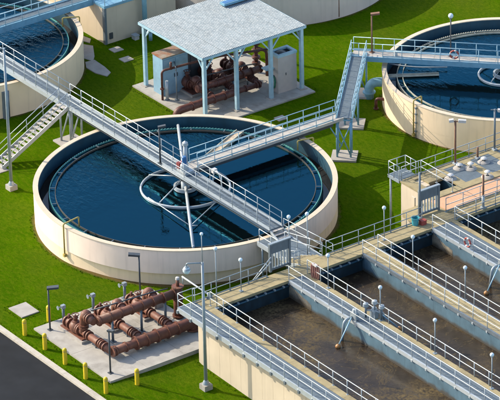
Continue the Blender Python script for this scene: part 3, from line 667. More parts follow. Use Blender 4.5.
railing(LP, [(12.85, 9.5, 4.9), (11.65, 9.5, 4.9), (11.65, 11.0, 4.9), (12.85, 11.0, 4.9)], m='rail_pale', toe=False, sp=0.8)
for y in (9.6, 10.9): MB().tube([(11.75, y, 0.1), (11.75, y, 4.8)], 0.08, 8).build('leg', 'galvanised', LP)
MB().box(11.45, 12.05, 9.3, 9.9, -0.2, 0.15).build('footing', 'concrete_light', LP)

AP = MB().box(15.08, 16.94, 10.36, 34, 3.3, 3.86).build('apron', 'wall_peach', CH)
MB().box(15.0, 16.94, 7.95, 10.35, 3.3, 3.795).build('corner_slab', 'concrete_stained', CH)
MB().box(15.3, 16.2, 8.2, 10.3, -1, 3.29).build('corner_pier', 'wall_cream', CH)
for o in [CH, LP] + CHV: o.location += CHD
for o in CH.children:
    if o.name.split('.')[0] in ('apron', 'corner_slab', 'corner_pier'): o.location -= CHD

# ------------------------------------------------------------------ canopy over the rear pipework
CN = thing('canopy', 'open sided canopy with pale ribbed metal roof and blue posts', 'canopy', (-15.6, 14.4, 0))
rx0, rx1, ry0, ry1, rz = -20.0, -11.5, 9.75, 19.35, 5.36
NP = 10
for i in range(NP):                                  # roof sheets run along X, ribs on top
    ya_ = ry0+(ry1-ry0)*i/NP; yb_ = ry0+(ry1-ry0)*(i+1)/NP; w_ = yb_-ya_
    pr_ = [(0.0,0.0)]
    for k in range(6):
        o = (k+0.25)/6*w_; s_ = w_/6
        pr_ += [(o,0.0),(o+s_*0.16,0.024),(o+s_*0.34,0.024),(o+s_*0.5,0.0)]
    pr_ += [(w_-0.012, 0.0)]
    b_ = MB(); dz = random.uniform(-0.008, 0.008)
    for xx in (rx0, rx1):
        for y, z in pr_: b_.v.append(Vector((xx, ya_+y, rz+z+dz)))
        for y, z in pr_: b_.v.append(Vector((xx, ya_+y, rz+z+dz-0.02)))
    n_ = len(pr_); m_ = 2*n_
    for k in range(n_-1):
        b_.face([k, k+1, m_+k+1, m_+k][::-1]); b_.face([n_+k, n_+k+1, m_+n_+k+1, m_+n_+k]); b_.face([k, n_+k, n_+k+1, k+1]); b_.face([m_+k, m_+k+1, m_+n_+k+1, m_+n_+k])
    b_.build('roof_sheet', 'roof_sheet', CN)
for p, q in (((rx0,ry0+0.0,rz-0.13),(rx1,ry0,rz-0.13)), ((rx0,ry1,rz-0.13),(rx1,ry1,rz-0.13)), ((rx1-0.02,ry0+0.07,rz-0.13),(rx1-0.02,ry1-0.07,rz-0.13)), ((rx0+0.02,ry0+0.07,rz-0.13),(rx0+0.02,ry1-0.07,rz-0.13))):
    MB().bar(p, q, 0.1, 0.2).build('eave_beam', 'steel_pale_blue', CN)
for xx in (-17.8, -15.7, -13.6): MB().bar((xx, ry0+0.06, rz-0.12), (xx, ry1-0.06, rz-0.12), 0.1, 0.16).build('purlin', 'steel_blue', CN)
pm = MB().box(-0.13, 0.13, -0.13, 0.13, 0, rz-0.24).mesh('post', 'steel_pale_blue')
bm_ = MB().box(-0.3, 0.3, -0.3, 0.3, -0.1, 0.16).mesh('post_base', 'concrete_light')
for (x, y) in ((-19.55,9.95),(-11.65,9.95),(-11.65,12.9),(-11.65,16.1),(-11.65,19.0),(-19.55,19.0)):
    po = inst('post', pm, (x, y, 0.0), CN); inst('post_base', bm_, (x, y, 0.0), po)
    for dx, dy in ((1,0),(-1,0),(0,1),(0,-1)):
        ex, ey = x+dx*0.85, y+dy*0.85
        if rx0 <= ex <= rx1 and ry0 <= ey <= ry1 and (dy == 0 or x in (-11.65, -19.55)) and not (dx and y not in (9.95, 19.0)):
            MB().bar((x+dx*0.1, y+dy*0.1, rz-1.15), (ex, ey, rz-0.26), 0.1, 0.1).build('knee_brace', 'steel_pale_blue', po)
MB().box(-18.6, -18.0, 16.4, 18.9, rz+0.1, rz+0.28).build('roof_vent', 'steel_blue', CN)
MB().box(-18.5, -18.1, 16.5, 18.8, rz+0.281, rz+0.30).build('vent_slot', 'motor_blue', CN)

cb = thing('equipment_cabinet', 'light blue cabinet with rust streaked top under the canopy', 'cabinet', (-18.4, 10.9, PZ2))
MB().box(-18.35, -17.05, 9.85, 12.2, PZ2, 3.25).build('body', 'blue_cabinet', cb)
MB().box(-18.41, -16.99, 9.79, 12.26, 3.252, 3.34).build('top', 'rusty_top', cb)
for y in (9.93, 11.05): MB().box(-17.045, -17.01, y, y+1.06, PZ2+0.15, 3.1).build('door', 'blue_cabinet', cb)
MB().box(-17.0, -16.97, 10.86, 10.92, 1.5, 1.8).build('handle', 'dark_metal', cb); MB().box(-17.0, -16.97, 11.12, 11.18, 1.5, 1.8).build('handle', 'dark_metal', cb)
cb2 = thing('control_panel', 'dark grey control panel beside the light blue cabinet', 'cabinet', (-18.6, 13, PZ2))
MB().box(-19.4, -18.3, 12.35, 15.0, PZ2, 2.9).build('body', 'grey_cabinet', cb2)
for y in (12.42, 13.3, 14.18): MB().box(-18.295, -18.26, y, y+0.78, PZ2+0.2, 2.75).build('door', 'grey_cabinet', cb2)
MB().box(-19.45, -18.2, 12.3, 15.05, 2.902, 2.98).build('top', 'grey_metal', cb2)
cc = thing('fan_unit', 'tall beige unit with open blue framed top under canopy right', 'machine', (-12.4, 17.8, PZ2))
cx0, cx1, cy0, cy1 = -13.15, -11.95, 17.0, 18.75
MB().box(cx0, cx1, cy0, cy1, PZ2, 3.1).build('body', 'beige_cabinet', cc)
for a in ((cx0-0.04,cx1+0.04,cy0-0.04,cy0+0.2),(cx0-0.04,cx1+0.04,cy1-0.2,cy1+0.04),(cx0-0.04,cx0+0.2,cy0+0.203,cy1-0.203),(cx1-0.2,cx1+0.04,cy0+0.203,cy1-0.203)):
    MB().box(*a, 3.102, 3.3).build('top_frame', 'steel_pale_blue', cc)
MB().box(cx0+0.2, cx1-0.2, cy0+0.2, cy1-0.2, 3.102, 3.13).build('shade_sheet', 'void_shade', cc)  # black sheet on the closed body, stands for the shade inside
MB().lathe([(0.0,0.1),(0.1,0.1),(0.42,0.02),(0.42,-0.02),(0,-0.02)], 20, ((cx0+cx1)/2, (cy0+cy1)/2-0.2, 3.2)).build('fan', 'dark_metal', cc)
MB().box(cx0+0.05, cx1-0.5, cy0-0.75, cy0-0.002, 2.05, 2.15).build('shelf', 'steel_pale_blue', cc)
MB().box(cx1+0.002, cx1+0.03, 17.7, 17.76, 1.5, 1.7).build('handle', 'dark_metal', cc)
hs = thing('hose_coil', 'dark green hose coil hanging on the beige unit', 'hose', (-12.6, 16.9, 0.6))
MB().tube([(-12.5+0.28*math.cos(t*0.5), 16.93-0.002*t, 0.95+0.5*math.sin(t*0.5)) for t in range(40)], 0.045, 6).build('coil', 'green_hose', hs)
MB().box(-12.56, -12.44, 16.9, 16.995, 1.4, 1.5).build('hook', 'dark_metal', hs)

# ------------------------------------------------------------------ pipework
def flange(parent, p, d, r, m, th=0.05, k=1.32):
    d = Vector(d).normalized(); b_ = MB(); b_.lathe([(0,-th),(r*k,-th),(r*k,th),(0,th)], 20, p, d, False)
    e1 = d.orthogonal().normalized(); e2 = d.cross(e1); rb_ = r*(k+1.02)/2; nb = 10 if r > 0.2 else 6
    for j in range(nb):
        o = Vector(p)+(e1*math.cos(2*math.pi*j/nb)+e2*math.sin(2*math.pi*j/nb))*rb_
        b_.tube([o-d*(th+0.025), o+d*(th+0.025)], 0.02, 6)
    return b_.build('flange', m, parent)
def manifold(label, m, base, trains, x_in, x_riser, xu, zu, xl, zl, yl0, yl1, yu0, yu1, ru, rl, low_end, riser_y=None):
    t = thing('pipe_manifold', label, 'pipework', (x_in, trains[0], base)); rnd = random.Random(11)
    # lower header, thicker towards its outlet
    sgn = 1 if yl1 > yl0 else -1
    mid = yl0+(yl1-yl0)*0.28
    pts = [(xl, yl0, base+zl), (xl, mid-sgn*0.25, base+zl), (xl, mid+sgn*0.25, base+zl)] + fillet([(xl, mid+sgn*0.6, base+zl), (xl, yl1, base+zl), low_end], 0.65, 8)
    rads = [rl*0.72, rl*0.72] + [rl]*(len(pts)-2)
    lo = MB().tube(pts, rads, 20).build('lower_header', m, t)
    k = 7
    for i in range(k):
        f = (i+0.25)/k; flange(lo, (xl, yl0+(yl1-sgn*0.7-yl0)*f, base+zl), (0,1,0), rl*(0.74 if f < 0.26 else 1.0), m, 0.045, 1.22)
    flange(lo, (xl, yl0, base+zl), (0,1,0), rl*0.74, m)
    flange(lo, (low_end[0], low_end[1], base+0.12), (0,0,1), rl, m, 0.05)
    # upper header
    uo = MB().tube([(xu, yu0, base+zu), (xu, yu1, base+zu)], ru, 18).build('upper_header', m, t)
    k = 7
    for i in range(k+1): flange(uo, (xu, yu0+(yu1-yu0)*(i+0.15)/(k+0.3), base+zu), (0,1,0), ru, m, 0.04, 1.22)
    if riser_y is not None:
        ri = MB().tube([(xu, riser_y, base-0.1), (xu, riser_y, base+zu+0.45)], ru*1.0, 18).build('riser', m, t)
        for z in (0.15, zu-ru*1.3, zu+0.45): flange(ri, (xu, riser_y, base+z), (0,0,1), ru, m, 0.05)
        MB().tube([(xu, riser_y, base+zu+0.45), (xu, riser_y, base+zu+1.0)], 0.12, 10).build('air_valve', m, ri)
        MB().lathe([(0,0.2),(0.13,0.15),(0.15,0),(0,0)], 12, (xu, riser_y, base+zu+1.0)).build('valve_cap', 'rubber_white', ri)
    for i, y in enumerate(trains):
        r = ru*0.98; zc = base+zl+0.05
        # branch to the lower header
        br = MB().tube([(x_riser-0.2, y, zc), (xl, y, base+zl)], r*0.8, 14).build('branch_pipe', m, t)
        for f in (0.12, 0.2, 0.55, 0.62, 0.68, 0.78): flange(br, (x_riser+(xl-x_riser)*f, y, zc), (1,0,0), r*0.8, m, 0.04, 1.35)
        # rising bend into the upper header
        rb = MB().tube(fillet([(x_riser, y, zc), (x_riser, y, base+zu+0.1), (xu, y, base+zu+0.02)], 0.5, 7), r*0.85, 14).build('riser_bend', m, t)
        for z in (zl+0.45, zl+0.62): flange(rb, (x_riser, y, base+z), (0,0,1), r*0.85, m, 0.045)
        for f in (0.45, 0.62): flange(rb, (x_riser+(xu-x_riser)*f, y, base+zu+0.06), (1,0,0), r*0.85, m, 0.05, 1.4)
        MB().lathe([(0,0.22),(0.2,0.18),(0.34,0.06),(0.38,-0.1),(0,-0.1)], 14, (x_riser+0.35, y, base+zu+0.3)).build('bonnet', m, rb)
        # pump body on a plinth
        MB().box(x_in-0.35, x_riser+0.45, y-0.5, y+0.5, base, base+0.17).build('plinth', 'concrete_light', t)
        MB().box(x_in-0.25, x_riser+0.3, y-0.38, y+0.38, base+0.172, base+0.26).build('base_frame', m, t)
        pu = MB().lathe([(0,-0.2),(0.22,-0.2),(0.3,-0.1),(0.3,0.45),(0.2,0.52),(0.18,0.66),(0.36,0.78),(0.46,1.0),(0.46,1.25),(0.36,1.45),(0.26,1.52),(0.26,x_riser-x_in)], 16, (x_in+0.02, y, zc), (1,0,0)).build('pump_body', m, t)
        for f in (0.1, 0.55, 1.5, 1.68): flange(pu, (x_in+f, y, zc), (1,0,0), 0.27, m, 0.05, 1.5)
        MB().lathe([(0,0.75),(0.12,0.72),(0.2,0.6),(0.14,0.52),(0.14,0.38),(0.26,0.34),(0.26,0.0)], 14, (x_in+1.12, y, zc+0.1)).build('valve_bonnet', m, pu)
        MB().tube([(x_in+0.3, y, zc+0.2), (x_in+0.3, y, zc+0.62)], 0.09, 8).build('gauge_stem', m, pu)
        MB().tube([(x_in+1.12+0.24*math.cos(a*math.pi/8), y+0.24*math.sin(a*math.pi/8), zc+0.92) for a in range(17)], 0.035, 6, False).build('handwheel', m, pu)
        MB().tube([(x_in+1.12, y, zc+0.8), (x_in+1.12, y, zc+0.95)], 0.04, 6).build('spindle', m, pu)
        for xx in (x_in+0.25, x_in+1.15): MB().box(xx-0.08, xx+0.08, y-0.22, y+0.22, base+0.262, zc-0.1).build('foot', m, pu)
        # stands
        xs_ = x_riser+(xl-x_riser)*0.42
        MB().tube([(xs_, y, base), (xs_, y, zc-r*0.7)], 0.06, 8).build('pipe_stand', 'grey_metal', t)
    for f in (0.18, 0.55, 0.86):
        y = yu0+(yu1-yu0)*f; MB().tube([(xu+0.1, y, base), (xu+0.1, y, base+zu-ru*0.8)], 0.09, 8).build('header_post', 'grey_metal', t)
        MB().box(xu-0.08, xu+0.28, y-0.18, y+0.18, base, base+0.04).build('post_base', 'grey_metal', t)
    for f in (0.3, 0.62):
        y = yl0+(yl1-yl0)*f; MB().tube([(xl, y, base), (xl, y, base+zl-rl*0.7)], 0.09, 8).build('pipe_stand', 'rail_pale', t)
    MB().tube(fillet([(x_riser+0.35, trains[0]+0.4, base+zu+0.35), (xu-0.45, trains[-1]-0.1, base+zu+0.42), (xu-0.4, yu1-0.3, base+zu+0.3)], 0.3), 0.05, 6).build('sample_line', 'dark_metal', t)
    return t
manifold('rust brown flanged pipe manifold on the concrete pad by the road', 'pipe_brown', PZ, (-16.2, -13.65, -11.1), 9.0, 11.1, 12.4, 1.9, 14.45, 0.55, -16.15, -9.6, -15.95, -9.6, 0.32, 0.40, (14.45, -9.6, PZ-0.15), riser_y=-9.35)
manifold('dark brown pipe manifold standing under the metal canopy', 'pipe_dark_brown', PZ2, (11.9, 14.0, 16.1), -17.9, -15.9, -14.55, 1.15, -13.1, 0.7, 16.0, 8.3, 11.2, 17.3, 0.27, 0.30, (-13.1, 8.3, -0.15))
# overhead brown pipe and conduits at the canopy edge
op = thing('overhead_pipe', 'thin brown overhead pipe rising beside the blue cabinet', 'pipe', (-16.6, 9.45, 0))
MB().tube(fillet([(-16.6,9.45,-0.1), (-16.6,9.45,2.55), (-15.4,13.4,3.0), (-13.6,17.4,3.2)], 0.3), 0.09, 8).build('pipe', 'pipe_dark_brown', op)
MB().tube([(-16.3,10.1,2.6), (-16.3,10.1,3.2)], 0.1, 8).build('vent', 'pipe_dark_brown', op)
MB().lathe([(0,0),(0.17,0),(0.17,0.1),(0,0.1)], 12, (-16.6,9.45,1.0)).build('flange', 'pipe_dark_brown', op)
vs = thing('vertical_valve', 'brown upright valve stack at the rear of the canopy pipework', 'valve', (-16.2, 18.2, PZ2))
MB().tube([(-16.2,18.0,PZ2), (-16.2,18.0,3.0)], 0.16, 10).build('stem', 'pipe_dark_brown', vs)
for z in (0.9, 1.4, 2.0, 2.6): MB().lathe([(0,-0.12),(0.3,-0.12),(0.36,0),(0.3,0.12),(0,0.12)], 14, (-16.2,18.0,z)).build('valve_body', 'pipe_dark_brown', vs)
MB().tube(fillet([(-16.2,18.0,2.2),(-15.2,18.3,2.2),(-15.2,18.3,PZ2)], 0.3), 0.13, 10).build('side_pipe', 'pipe_dark_brown', vs)
for i, (x, y, h_, lab) in enumerate(((-15.9,10.3,2.6,'grey conduit pole in front of the blue cabinet'), (-16.4,9.75,1.7,'pale valve post at the foot of the overhead brown pipe'), (-14.9,12.0,3.4,'thin pale conduit pole behind the front canopy post'))):
    c_ = thing('conduit_pole', lab, 'pole', (x, y, PZ2)); MB().tube([(x,y,PZ2),(x,y,h_)], 0.05 if i != 1 else 0.12, 8).build('tube', 'grey_metal' if i != 1 else 'rail_pale', c_)
    MB().box(x-0.14, x+0.14, y-0.14, y+0.14, PZ2, PZ2+0.06).build('base', 'grey_metal', c_)
    if i == 0: MB().tube(fillet([(x,y,h_-0.02),(x,y,h_+0.15),(x-1.1,y+0.6,h_+0.15)], 0.2), 0.05, 6).build('bend', 'grey_metal', c_)
for (x, y, lab) in ((8.05,-15.85,'grey valve stand behind the pump nearest the road'), (7.95,-13.35,'grey valve stand behind the middle pump of the pad'), (7.95,-10.75,'grey valve stand behind the pump farthest from the road')):
    v = thing('valve_stand', lab, 'stand', (x, y, PZ), 'valve stands at the rear of the pad')
    MB().tube([(x,y,PZ),(x,y,PZ+1.0)], 0.1, 8).build('column', 'grey_metal', v)
    MB().box(x-0.12,x+0.12,y-0.14,y+0.14,PZ+1.0,PZ+1.25).build('gearbox', 'galvanised', v)
    MB().tube([(x,y-0.16,PZ+1.15),(x,y-0.42,PZ+1.15)], 0.04, 6).build('shaft', 'galvanised', v)
    MB().lathe([(0,-0.02),(0.15,-0.02),(0.15,0.02),(0,0.02)], 12, (x,y-0.42,PZ+1.15), (0,1,0)).build('handwheel', 'galvanised', v)
    MB().box(x-0.2,x+0.2,y-0.2,y+0.2,PZ,PZ+0.05).build('base_plate', 'grey_metal', v)
fb = thing('concrete_block', 'grey concrete block behind the upper pipe near the riser', 'block', (10.0,-9.6,PZ))
MB().box(9.3,10.6,-9.9,-9.35,PZ,PZ+0.85).build('block', 'concrete_light', fb); MB().box(9.4,10.5,-10.02,-9.902,PZ,PZ+0.6).build('panel', 'beige_cabinet', fb)

# ------------------------------------------------------------------ bollards
bol = MB().lathe([(0,1.2),(0.06,1.195),(0.12,1.16),(0.15,1.09),(0.15,-0.3)], 18).mesh('post', 'yellow_paint')
blab = ['yellow bollard at the left end of the row along the kerb', 'second yellow bollard from the left along the kerb', 'middle yellow bollard of the five along the kerb', 'fourth yellow bollard from the left along the kerb', 'yellow bollard at the right end of the row along the kerb, at the pad corner', 'yellow bollard alone on grass right of the pad', 'yellow bollard behind the left lamp post of the pad']
for (x, y), lab in zip(((7.85,-18.87),(10.34,-18.87),(12.87,-18.92),(15.35,-18.93),(17.79,-18.95),(17.9,-16.55),(7.2,-16.5)), blab):
    o = thing('bollard', lab, 'bollard', (x, y, g(x,y)), 'yellow bollards round the pad')
    p = inst('post', bol, (x, y, g(x,y)), o)
    MB().lathe([(0.151,0.0),(0.157,0.0),(0.157,0.06),(0.151,0.06)], 16, (x,y,g(x,y)+0.95)).build('band', 'yellow_faded', o)

# ------------------------------------------------------------------ lamps
def box_lamp(label, x, y, z0, h, hd, m='dark_metal', head=0.36):
    t = thing('lamp_post', label, 'lamp', (x, y, z0)); hd = Vector((hd[0], hd[1], 0)).normalized()
    MB().box(x-0.15,x+0.15,y-0.15,y+0.15,z0,z0+0.04).build('base_plate', m, t)
    MB().tube([(x,y,z0),(x,y,z0+h)], 0.062, 8).build('pole', m, t)
    hm = MB().bar(Vector((x,y,z0+h))-hd*0.08, Vector((x,y,z0+h+0.08))+hd*(head*2), head, 0.14).build('lamp_head', m, t)
    return t
box_lamp('dark lamp post at the pad corner by the left bollards', 8.5, -17.25, PZ, 3.2, (RV.x, RV.y))
box_lamp('dark lamp post behind the pad in front of the tank', 8.3, -9.7, g(8.3,-9.7), 3.3, (-RV.x, -RV.y))
box_lamp('dark lamp post with flat head at the front of the pad', 15.95, -17.35, PZ, 3.2, (1, 0.3), 'dark_metal', 0.22)
box_lamp('dark lamp post with flat head on the central bridge', -2.29, -0.56, 3.4, 2.85, (0.2, 0.4), 'dark_metal', 0.24)
box_lamp('dark lamp post at the head of the blue ramp', -7.7, 22.75, 3.5, 3.15, (RV.x, RV.y), 'brown_post', 0.3)
def globe_lamp(label, x, y, z0, h, r=0.14, m='galvanised', pr_=0.034, group='globe lamps round the basins'):
    t = thing('globe_lamp', label, 'lamp', (x, y, z0), group)
    MB().tube([(x,y,z0),(x,y,z0+h)], pr_, 8).build('pole', m, t)
    MB().box(x-0.12,x+0.12,y-0.12,y+0.12,z0,z0+0.03).build('base_plate', m, t)
    MB().lathe([(0,-r)]+[(r*math.cos(a*math.pi/12), r*math.sin(a*math.pi/12)) for a in range(-5, 6)]+[(0,r)], 16, (x,y,z0+h+r*0.8)).build('globe', 'globe', t)
    MB().lathe([(0.0,0.0),(r*0.6,0.0),(r*0.5,0.06),(0,0.06)], 12, (x,y,z0+h-0.05)).build('fitting', m, t)
    return t
globe_lamp('tall globe lamp at the near left corner of the basins', 18.55, -10.42, Z, 4.35, pr_=0.035)
globe_lamp('short white globe lamp on the end walkway left of the gate', 17.6, -7.75, Z, 2.25)
globe_lamp('globe lamp beside the end of the central bridge', 14.68, -1.6, 2.83, 3.3)
globe_lamp('globe lamp behind the link walkway in front of the tank', 15.1, -0.36, 2.83, 3.3)
globe_lamp('globe lamp on the end walkway near the teal bucket', 17.65, 4.3, Z, 2.35)
globe_lamp('globe lamp beside the hose on the nearest divider', 20.9, -2.95, Z+0.035, 2.35)
globe_lamp('globe lamp above the float pump arms on the nearest divider', 26.6, -2.95, Z+0.035, 2.35)
globe_lamp('globe lamp on middle divider nearest the tank', 22.3, 3.14, Z+0.035, 2.35)
globe_lamp('globe lamp on middle divider near the right edge', 27.9, 3.14, Z+0.035, 2.35)
globe_lamp('globe lamp third along the nearest divider', 32.3, -2.9, Z+0.035, 2.35)
globe_lamp('globe lamp on nearest divider at the lower right corner', 38.1, -2.9, Z+0.035, 2.35)
globe_lamp('globe lamp on a dark pole on the upper right bridge', -3.4, 26.95, 3.5, 3.2, 0.2, 'dark_metal', 0.05)
def arm_lamp(label, x, y, h, arm):
    z0 = g(x, y); t = thing('street_lamp', label, 'lamp', (x, y, z0)); a = Vector((arm[0], arm[1], 0))
    MB().box(x-0.32,x+0.32,y-0.32,y+0.32,z0-0.3,z0+0.38).build('base_block', 'concrete', t)
    MB().lathe([(0.24,0.38),(0.2,0.55),(0.11,0.7)], 14, (x,y,z0)).build('base_shroud', 'galvanised', t)
    MB().tube([(x,y,z0+0.35),(x,y,z0+h)], [0.125,0.085], 12).build('pole', 'galvanised', t)
    p = Vector((x,y,z0+h-0.05)); q = p+a
    MB().tube(fillet([p, q, q+Vector((0,0,-0.25))], 0.18), 0.05, 8).build('arm', 'galvanised', t)
    MB().lathe([(0,-0.26),(0.16,-0.22),(0.25,-0.08),(0.26,0.05),(0.18,0.2),(0.07,0.28),(0,0.28)], 16, (q.x,q.y,q.z-0.5)).build('globe', 'globe', t)
    MB().lathe([(0.0,0.3),(0.12,0.28),(0.27,0.06),(0.26,0.04)], 16, (q.x,q.y,q.z-0.5)).build('hood', 'galvanised', t)
    return t
LNEAR = arm_lamp('tall pale lamp with hanging globe in front of the basin wall', 20.75, -13.0, 9.45, (-0.60, -0.85))
MB().tube([(20.75,-13.0,8.9),(20.75,-13.0,11.0)], 0.03, 6).build('finial_rod', 'galvanised', LNEAR)
MB().lathe([(0,-0.12),(0.09,-0.08),(0.12,0),(0.09,0.08),(0,0.12)], 12, (20.75,-13.0,11.08)).build('finial', 'globe', LNEAR)
arm_lamp('tall pale lamp post left of the metal stair foot', -11.2, -7.7, 11.3, (-0.7, -1.0))
def twin_pole(label, x, y, z0, h, m, heads):
    t = thing('pole', label, 'pole', (x, y, z0)); MB().tube([(x,y,z0),(x,y,z0+h)], 0.075, 8).build('shaft', m, t)
    MB().box(x-0.15,x+0.15,y-0.15,y+0.15,z0,z0+0.12).build('base_plate', 'rail_pale', t)
    for (dx, dy, dz) in heads: MB().bar((x+dx*0.2,y+dy*0.2,z0+h+dz), (x+dx*0.75,y+dy*0.75,z0+h+dz-0.05), 0.25, 0.2).build('lamp_head', 'rubber_white', t)
    if heads: MB().bar((x-0.3*RV.x,y-0.3*RV.y,z0+h-0.05), (x+0.3*RV.x,y+0.3*RV.y,z0+h-0.05), 0.06, 0.06).build('cross_arm', m, t)
    return t
twin_pole('tall pole with twin floodlights in front of the upper right tank', 11.75, 15.25, 3.92, 3.4, 'brown_post', ((RV.x,RV.y,0),(-RV.x*0.6,-RV.y*0.6,0.05)))
twin_pole('tall grey pole at the right edge of the hatched channel', 11.75, 18.85, 3.92, 3.25, 'grey_metal', ((RV.x,RV.y,-0.1),))
twin_pole('plain grey post standing against the corner gate', 16.62, 8.2, 3.8, 3.55, 'grey_metal', ())
RBP = twin_pole('rusty brown post on pale base at the end walkway', 18.15, 12.6, 3.8, 2.6, 'brown_post', ())
twin_pole('short brown post by the hatched channel rail', 12.05, 17.05, 3.92, 0.9, 'brown_post', ())
twin_pole('brown capped post at the far right rail', 12.05, 19.45, 3.92, 1.1, 'brown_post', ())
MB().tube([(18.15,12.6,3.93),(18.15,12.6,4.75)], 0.10, 8).build('sleeve', 'rail_pale', RBP)

# ------------------------------------------------------------------ floats, hoses, rings
def float_arm(label, x, yw, sgn):
    t = thing('float_arm', label, 'float', (x, yw, Z)); y = yw
    MB().tube(fillet([(x,y+0.15*-sgn,3.95),(x,y+sgn*0.55,3.95),(x,y+sgn*0.75,2.5)], 0.35), 0.10, 10).build('bent_pipe', 'galvanised', t)
    MB().tube([(x+0.2,y+sgn*0.1,4.1),(x+0.55,y+sgn*1.45,2.62)], 0.05, 6).build('strut', 'steel_pale_blue', t)
    MB().lathe([(0,-0.19)]+[(0.18*math.cos(a*math.pi/10), 0.16*math.sin(a*math.pi/10)) for a in range(-4,5)]+[(0,0.2)], 14, (x+0.55,y+sgn*1.5,2.56)).build('float', 'orange_float', t)
    MB().box(x-0.2,x+0.35,y-sgn*0.25-0.15,y-sgn*0.25+0.15,3.83,4.3).build('mount', 'galvanised', t)
    MB().lathe([(0,0.3),(0.16,0.25),(0.2,0),(0,0)], 12, (x+0.1,y-sgn*0.25,4.3)).build('motor', 'rail_pale', t)
    return t
float_arm('bent pipe arm with orange float in the nearest basin', 25.3, -4.4, -1)
float_arm('bent pipe arm with orange float in the second basin', 25.9, -2.75, 1)
float_arm('bent pipe arm with orange float by the right edge', 25.6, 7.9, -1)
mb = thing('mixer_bracket', 'cluster of grey valves on the rail above the float arms', 'valve', (25.9, -3.5, Z))
for (dx, dy, h_) in ((0,0,0.9),(0.5,0.35,1.2),(1.0,0.55,1.0)):
    MB().tube([(25.6+dx,-3.4+dy,Z),(25.6+dx,-3.4+dy,Z+h_)], 0.07, 8).build('stem', 'grey_metal', mb)
    MB().lathe([(0,0.2),(0.18,0.12),(0.2,-0.08),(0.1,-0.18),(0,-0.18)], 12, (25.6+dx,-3.4+dy,Z+h_)).build('valve_head', 'rail_pale' if dx else 'galvanised', mb)
MB().tube(fillet([(25.6,-3.4,Z+0.5),(26.1,-3.05,Z+0.6),(26.6,-2.85,Z+0.5)],0.15),0.06,8).build('link_pipe','galvanised',mb)
hb = thing('hose_bundle', 'reddish hose bundle hanging on the rail at divider head', 'hose', (19.3, -2.8, Z))
for k in range(4):
    MB().tube([(19.0+k*0.16+0.1*math.cos(a*math.pi/8), -2.86+0.04*k, Z+0.55+(0.5+0.04*(k % 2))*math.sin(a*math.pi/8)) for a in range(17)], 0.06, 6, False).build('coil', 'hose_red', hb)
MB().box(19.0,19.5,-2.9,-2.72,Z+0.98,Z+1.1).build('hanger', 'rubber_white', hb)
def life_ring(label, c, d, R=0.31):
    t = thing('life_ring', label, 'life ring', c); d = Vector(d).normalized(); e = d.cross(Vector((0,0,1))).normalized(); c = Vector(c)
    MB().tube([c+e*R*math.cos(a*math.pi/12)+Vector((0,0,R*math.sin(a*math.pi/12))) for a in range(25)], 0.065, 10, False).build('ring', 'ring_red', t)
    for k in range(4):
        a0 = k*6; MB().tube([c+e*R*math.cos(a*math.pi/12)+Vector((0,0,R*math.sin(a*math.pi/12))) for a in (a0, a0+1, a0+2)], 0.070, 10).build('band', 'rubber_white', t)
    return t
life_ring('red life ring hanging on the blue bridge rail', (-2.55, 26.62, 4.05), (1, -1, 0))
life_ring('red and white life ring on the blue divider rail', (22.3, 7.86, 4.35), (0, -1, 0))
bk = thing('bucket', 'teal plastic bucket on the walkway beside the corner gate', 'bucket', (16.7, 7.35, Z))
MB().lathe([(0,0),(0.22,0),(0.27,0.55),(0.24,0.55),(0.2,0.05),(0,0.05)], 16, (17.2, 7.35, Z)).build('shell', 'teal_plastic', bk)
MB().lathe([(0.27,0.52),(0.3,0.52),(0.3,0.57),(0.27,0.57)], 16, (17.2,7.35,Z)).build('lip', 'teal_plastic', bk)
tbx = thing('tool_box', 'small dark red box on the walkway next to the teal bucket', 'box', (17.47, 7.8, Z))
MB().box(17.3,17.65,7.6,8.0,Z+0.006,Z+0.28).build('body', 'ring_red', tbx); MB().box(17.28,17.67,7.58,8.02,Z+0.282,Z+0.35).build('lid', 'ring_red', tbx)

# ------------------------------------------------------------------ rectangular tank behind, upper left
RT = thing('rectangular_tank', 'plain beige rectangular concrete tank at the upper left', 'tank', (-31, 15, 0))
MB().box(-38, -27.9, 11.85, 18.6, -0.5, 3.1).build('wall', 'wall_cream', RT)
MB().box(-38.1, -27.82, 11.78, 18.68, 3.102, 3.3).build('coping', 'steel_blue', RT)
MB().box(-28.15, -27.86, 11.79, 12.0, -0.3, 3.1).build('corner_conduit', 'grey_metal', RT)
MB().box(-27.895, -27.8, 12.2, 12.5, 0.4, 0.9).build('wall_box', 'dark_metal', RT)
railing(RT, [(-38, 11.9, 3.3), (-27.9, 11.9, 3.3), (-27.9, 18.6, 3.3)], m='steel_pale_blue', toe=False)
bp_ = thing('drop_pipe', 'light blue pipe bending over the rectangular tank edge', 'pipe', (-27.4, 15.3, 0))
MB().tube(fillet([(-28.8,14.5,3.75),(-27.5,15.35,3.75),(-27.5,15.35,-0.2)], 0.45, 7), 0.2, 14).build('pipe', 'pipe_blue', bp_)
MB().lathe([(0,0),(0.3,0),(0.3,0.1),(0,0.1)], 14, (-27.5,15.35,0.3)).build('flange', 'pipe_blue', bp_)
sb = thing('standpipe', 'short light blue standpipe in grass left of the canopy', 'pipe', (-26.4, 15.1, 0))
MB().tube([(-26.4,15.1,-0.1),(-26.4,15.1,0.75)], 0.15, 10).build('pipe', 'pipe_blue', sb); MB().lathe([(0,0),(0.22,0),(0.22,0.1),(0,0.12)], 12, (-26.4,15.1,0.75)).build('cap', 'pipe_blue', sb)
vb = thing('valve_box', 'small white valve box at foot of the rectangular tank', 'box', (-27.4, 14.2, 0))
MB().box(-27.6,-27.1,14.1,14.5,-0.1,0.32).build('body', 'rubber_white', vb); MB().box(-27.64,-27.06,14.06,14.54,0.322,0.38).build('lid', 'rail_pale', vb)
R2 = thing('concrete_vault', 'low beige concrete vault with metal steps at the top edge', 'vault', (-31, 21, 0))
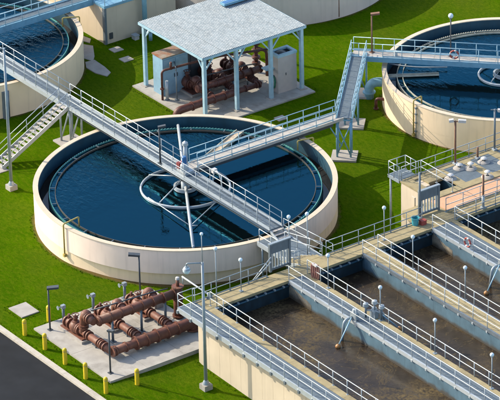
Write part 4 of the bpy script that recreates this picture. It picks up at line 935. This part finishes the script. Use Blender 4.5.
MB().box(-36, -30.2, 19.3, 22.6, -0.3, 1.9).build('wall', 'wall_cream', R2)
MB().box(-36.05, -30.15, 19.25, 22.65, 1.902, 2.05).build('coping', 'concrete_light', R2)
for i in range(7): MB().box(-30.14+i*0.28, -29.9+i*0.28, 20.2, 21.4, 1.75-i*0.26, 1.82-i*0.26).build('tread', 'rail_pale', R2)
for y in (20.15, 21.45): MB().bar((-30.15, y, 1.8), (-28.2, y, 0.05), 0.06, 0.2).build('stringer', 'dark_metal', R2)

# ------------------------------------------------------------------ rough grass tufts
tb = MB(); rg = random.Random(3)
def blocked(x, y):
    if math.hypot(x, y) < 11.05 or math.hypot(x+0.55, y-29.88) < 9.4 or math.hypot(x+30.8, y-0.45) < 9.5 or math.hypot(x+30.65, y-29.95) < 10.3: return True
    if 7.5 < x < 17.0 and -18.1 < y < -8.9: return True
    if x > 16.8 and y > -11.5: return True
    if x > 10.0 and y > 8: return True
    if -20.4 < x < -10.4 and 8.9 < y < 19.7: return True
    if x < -27.7 and 11.7 < y < 18.8: return True
    if 3.9 < x < 5.9 and -17.9 < y < -16.2: return True
    return y < -19.42
cnt = 0
while cnt < 6000:
    x = rg.uniform(-36, 27); y = rg.uniform(-19.4, 42)
    dv = Vector((x, y, 0))-CAM; ww = dv.dot(FV)
    if abs(dv.dot(RV)/ww*3785) > 256 or abs(dv.dot(UV)/ww*3785) > 206 or blocked(x, y): continue
    if not any(blocked(x+ox, y+oy) for ox, oy in ((0.22,0),(-0.22,0),(0,0.22),(0,-0.22))): continue
    z = g(x, y)-0.01; a = rg.uniform(0, 6.283); h_ = rg.uniform(0.03, 0.10); wd = rg.uniform(0.02, 0.05)
    k = len(tb.v); dx, dy = math.cos(a)*wd, math.sin(a)*wd; lx, ly = rg.uniform(-.09,.09), rg.uniform(-.09,.09)
    tb.v += [Vector((x-dx,y-dy,z)), Vector((x+dx,y+dy,z)), Vector((x+lx,y+ly,z+h_))]; tb.face([k,k+1,k+2]); cnt += 1
tag(tb.build('grass_tufts', 'grass'), 'short green mown grass blades between the tanks', 'grass', kind='stuff')

for o in bpy.data.objects:
    if '_o' in o: del o['_o']
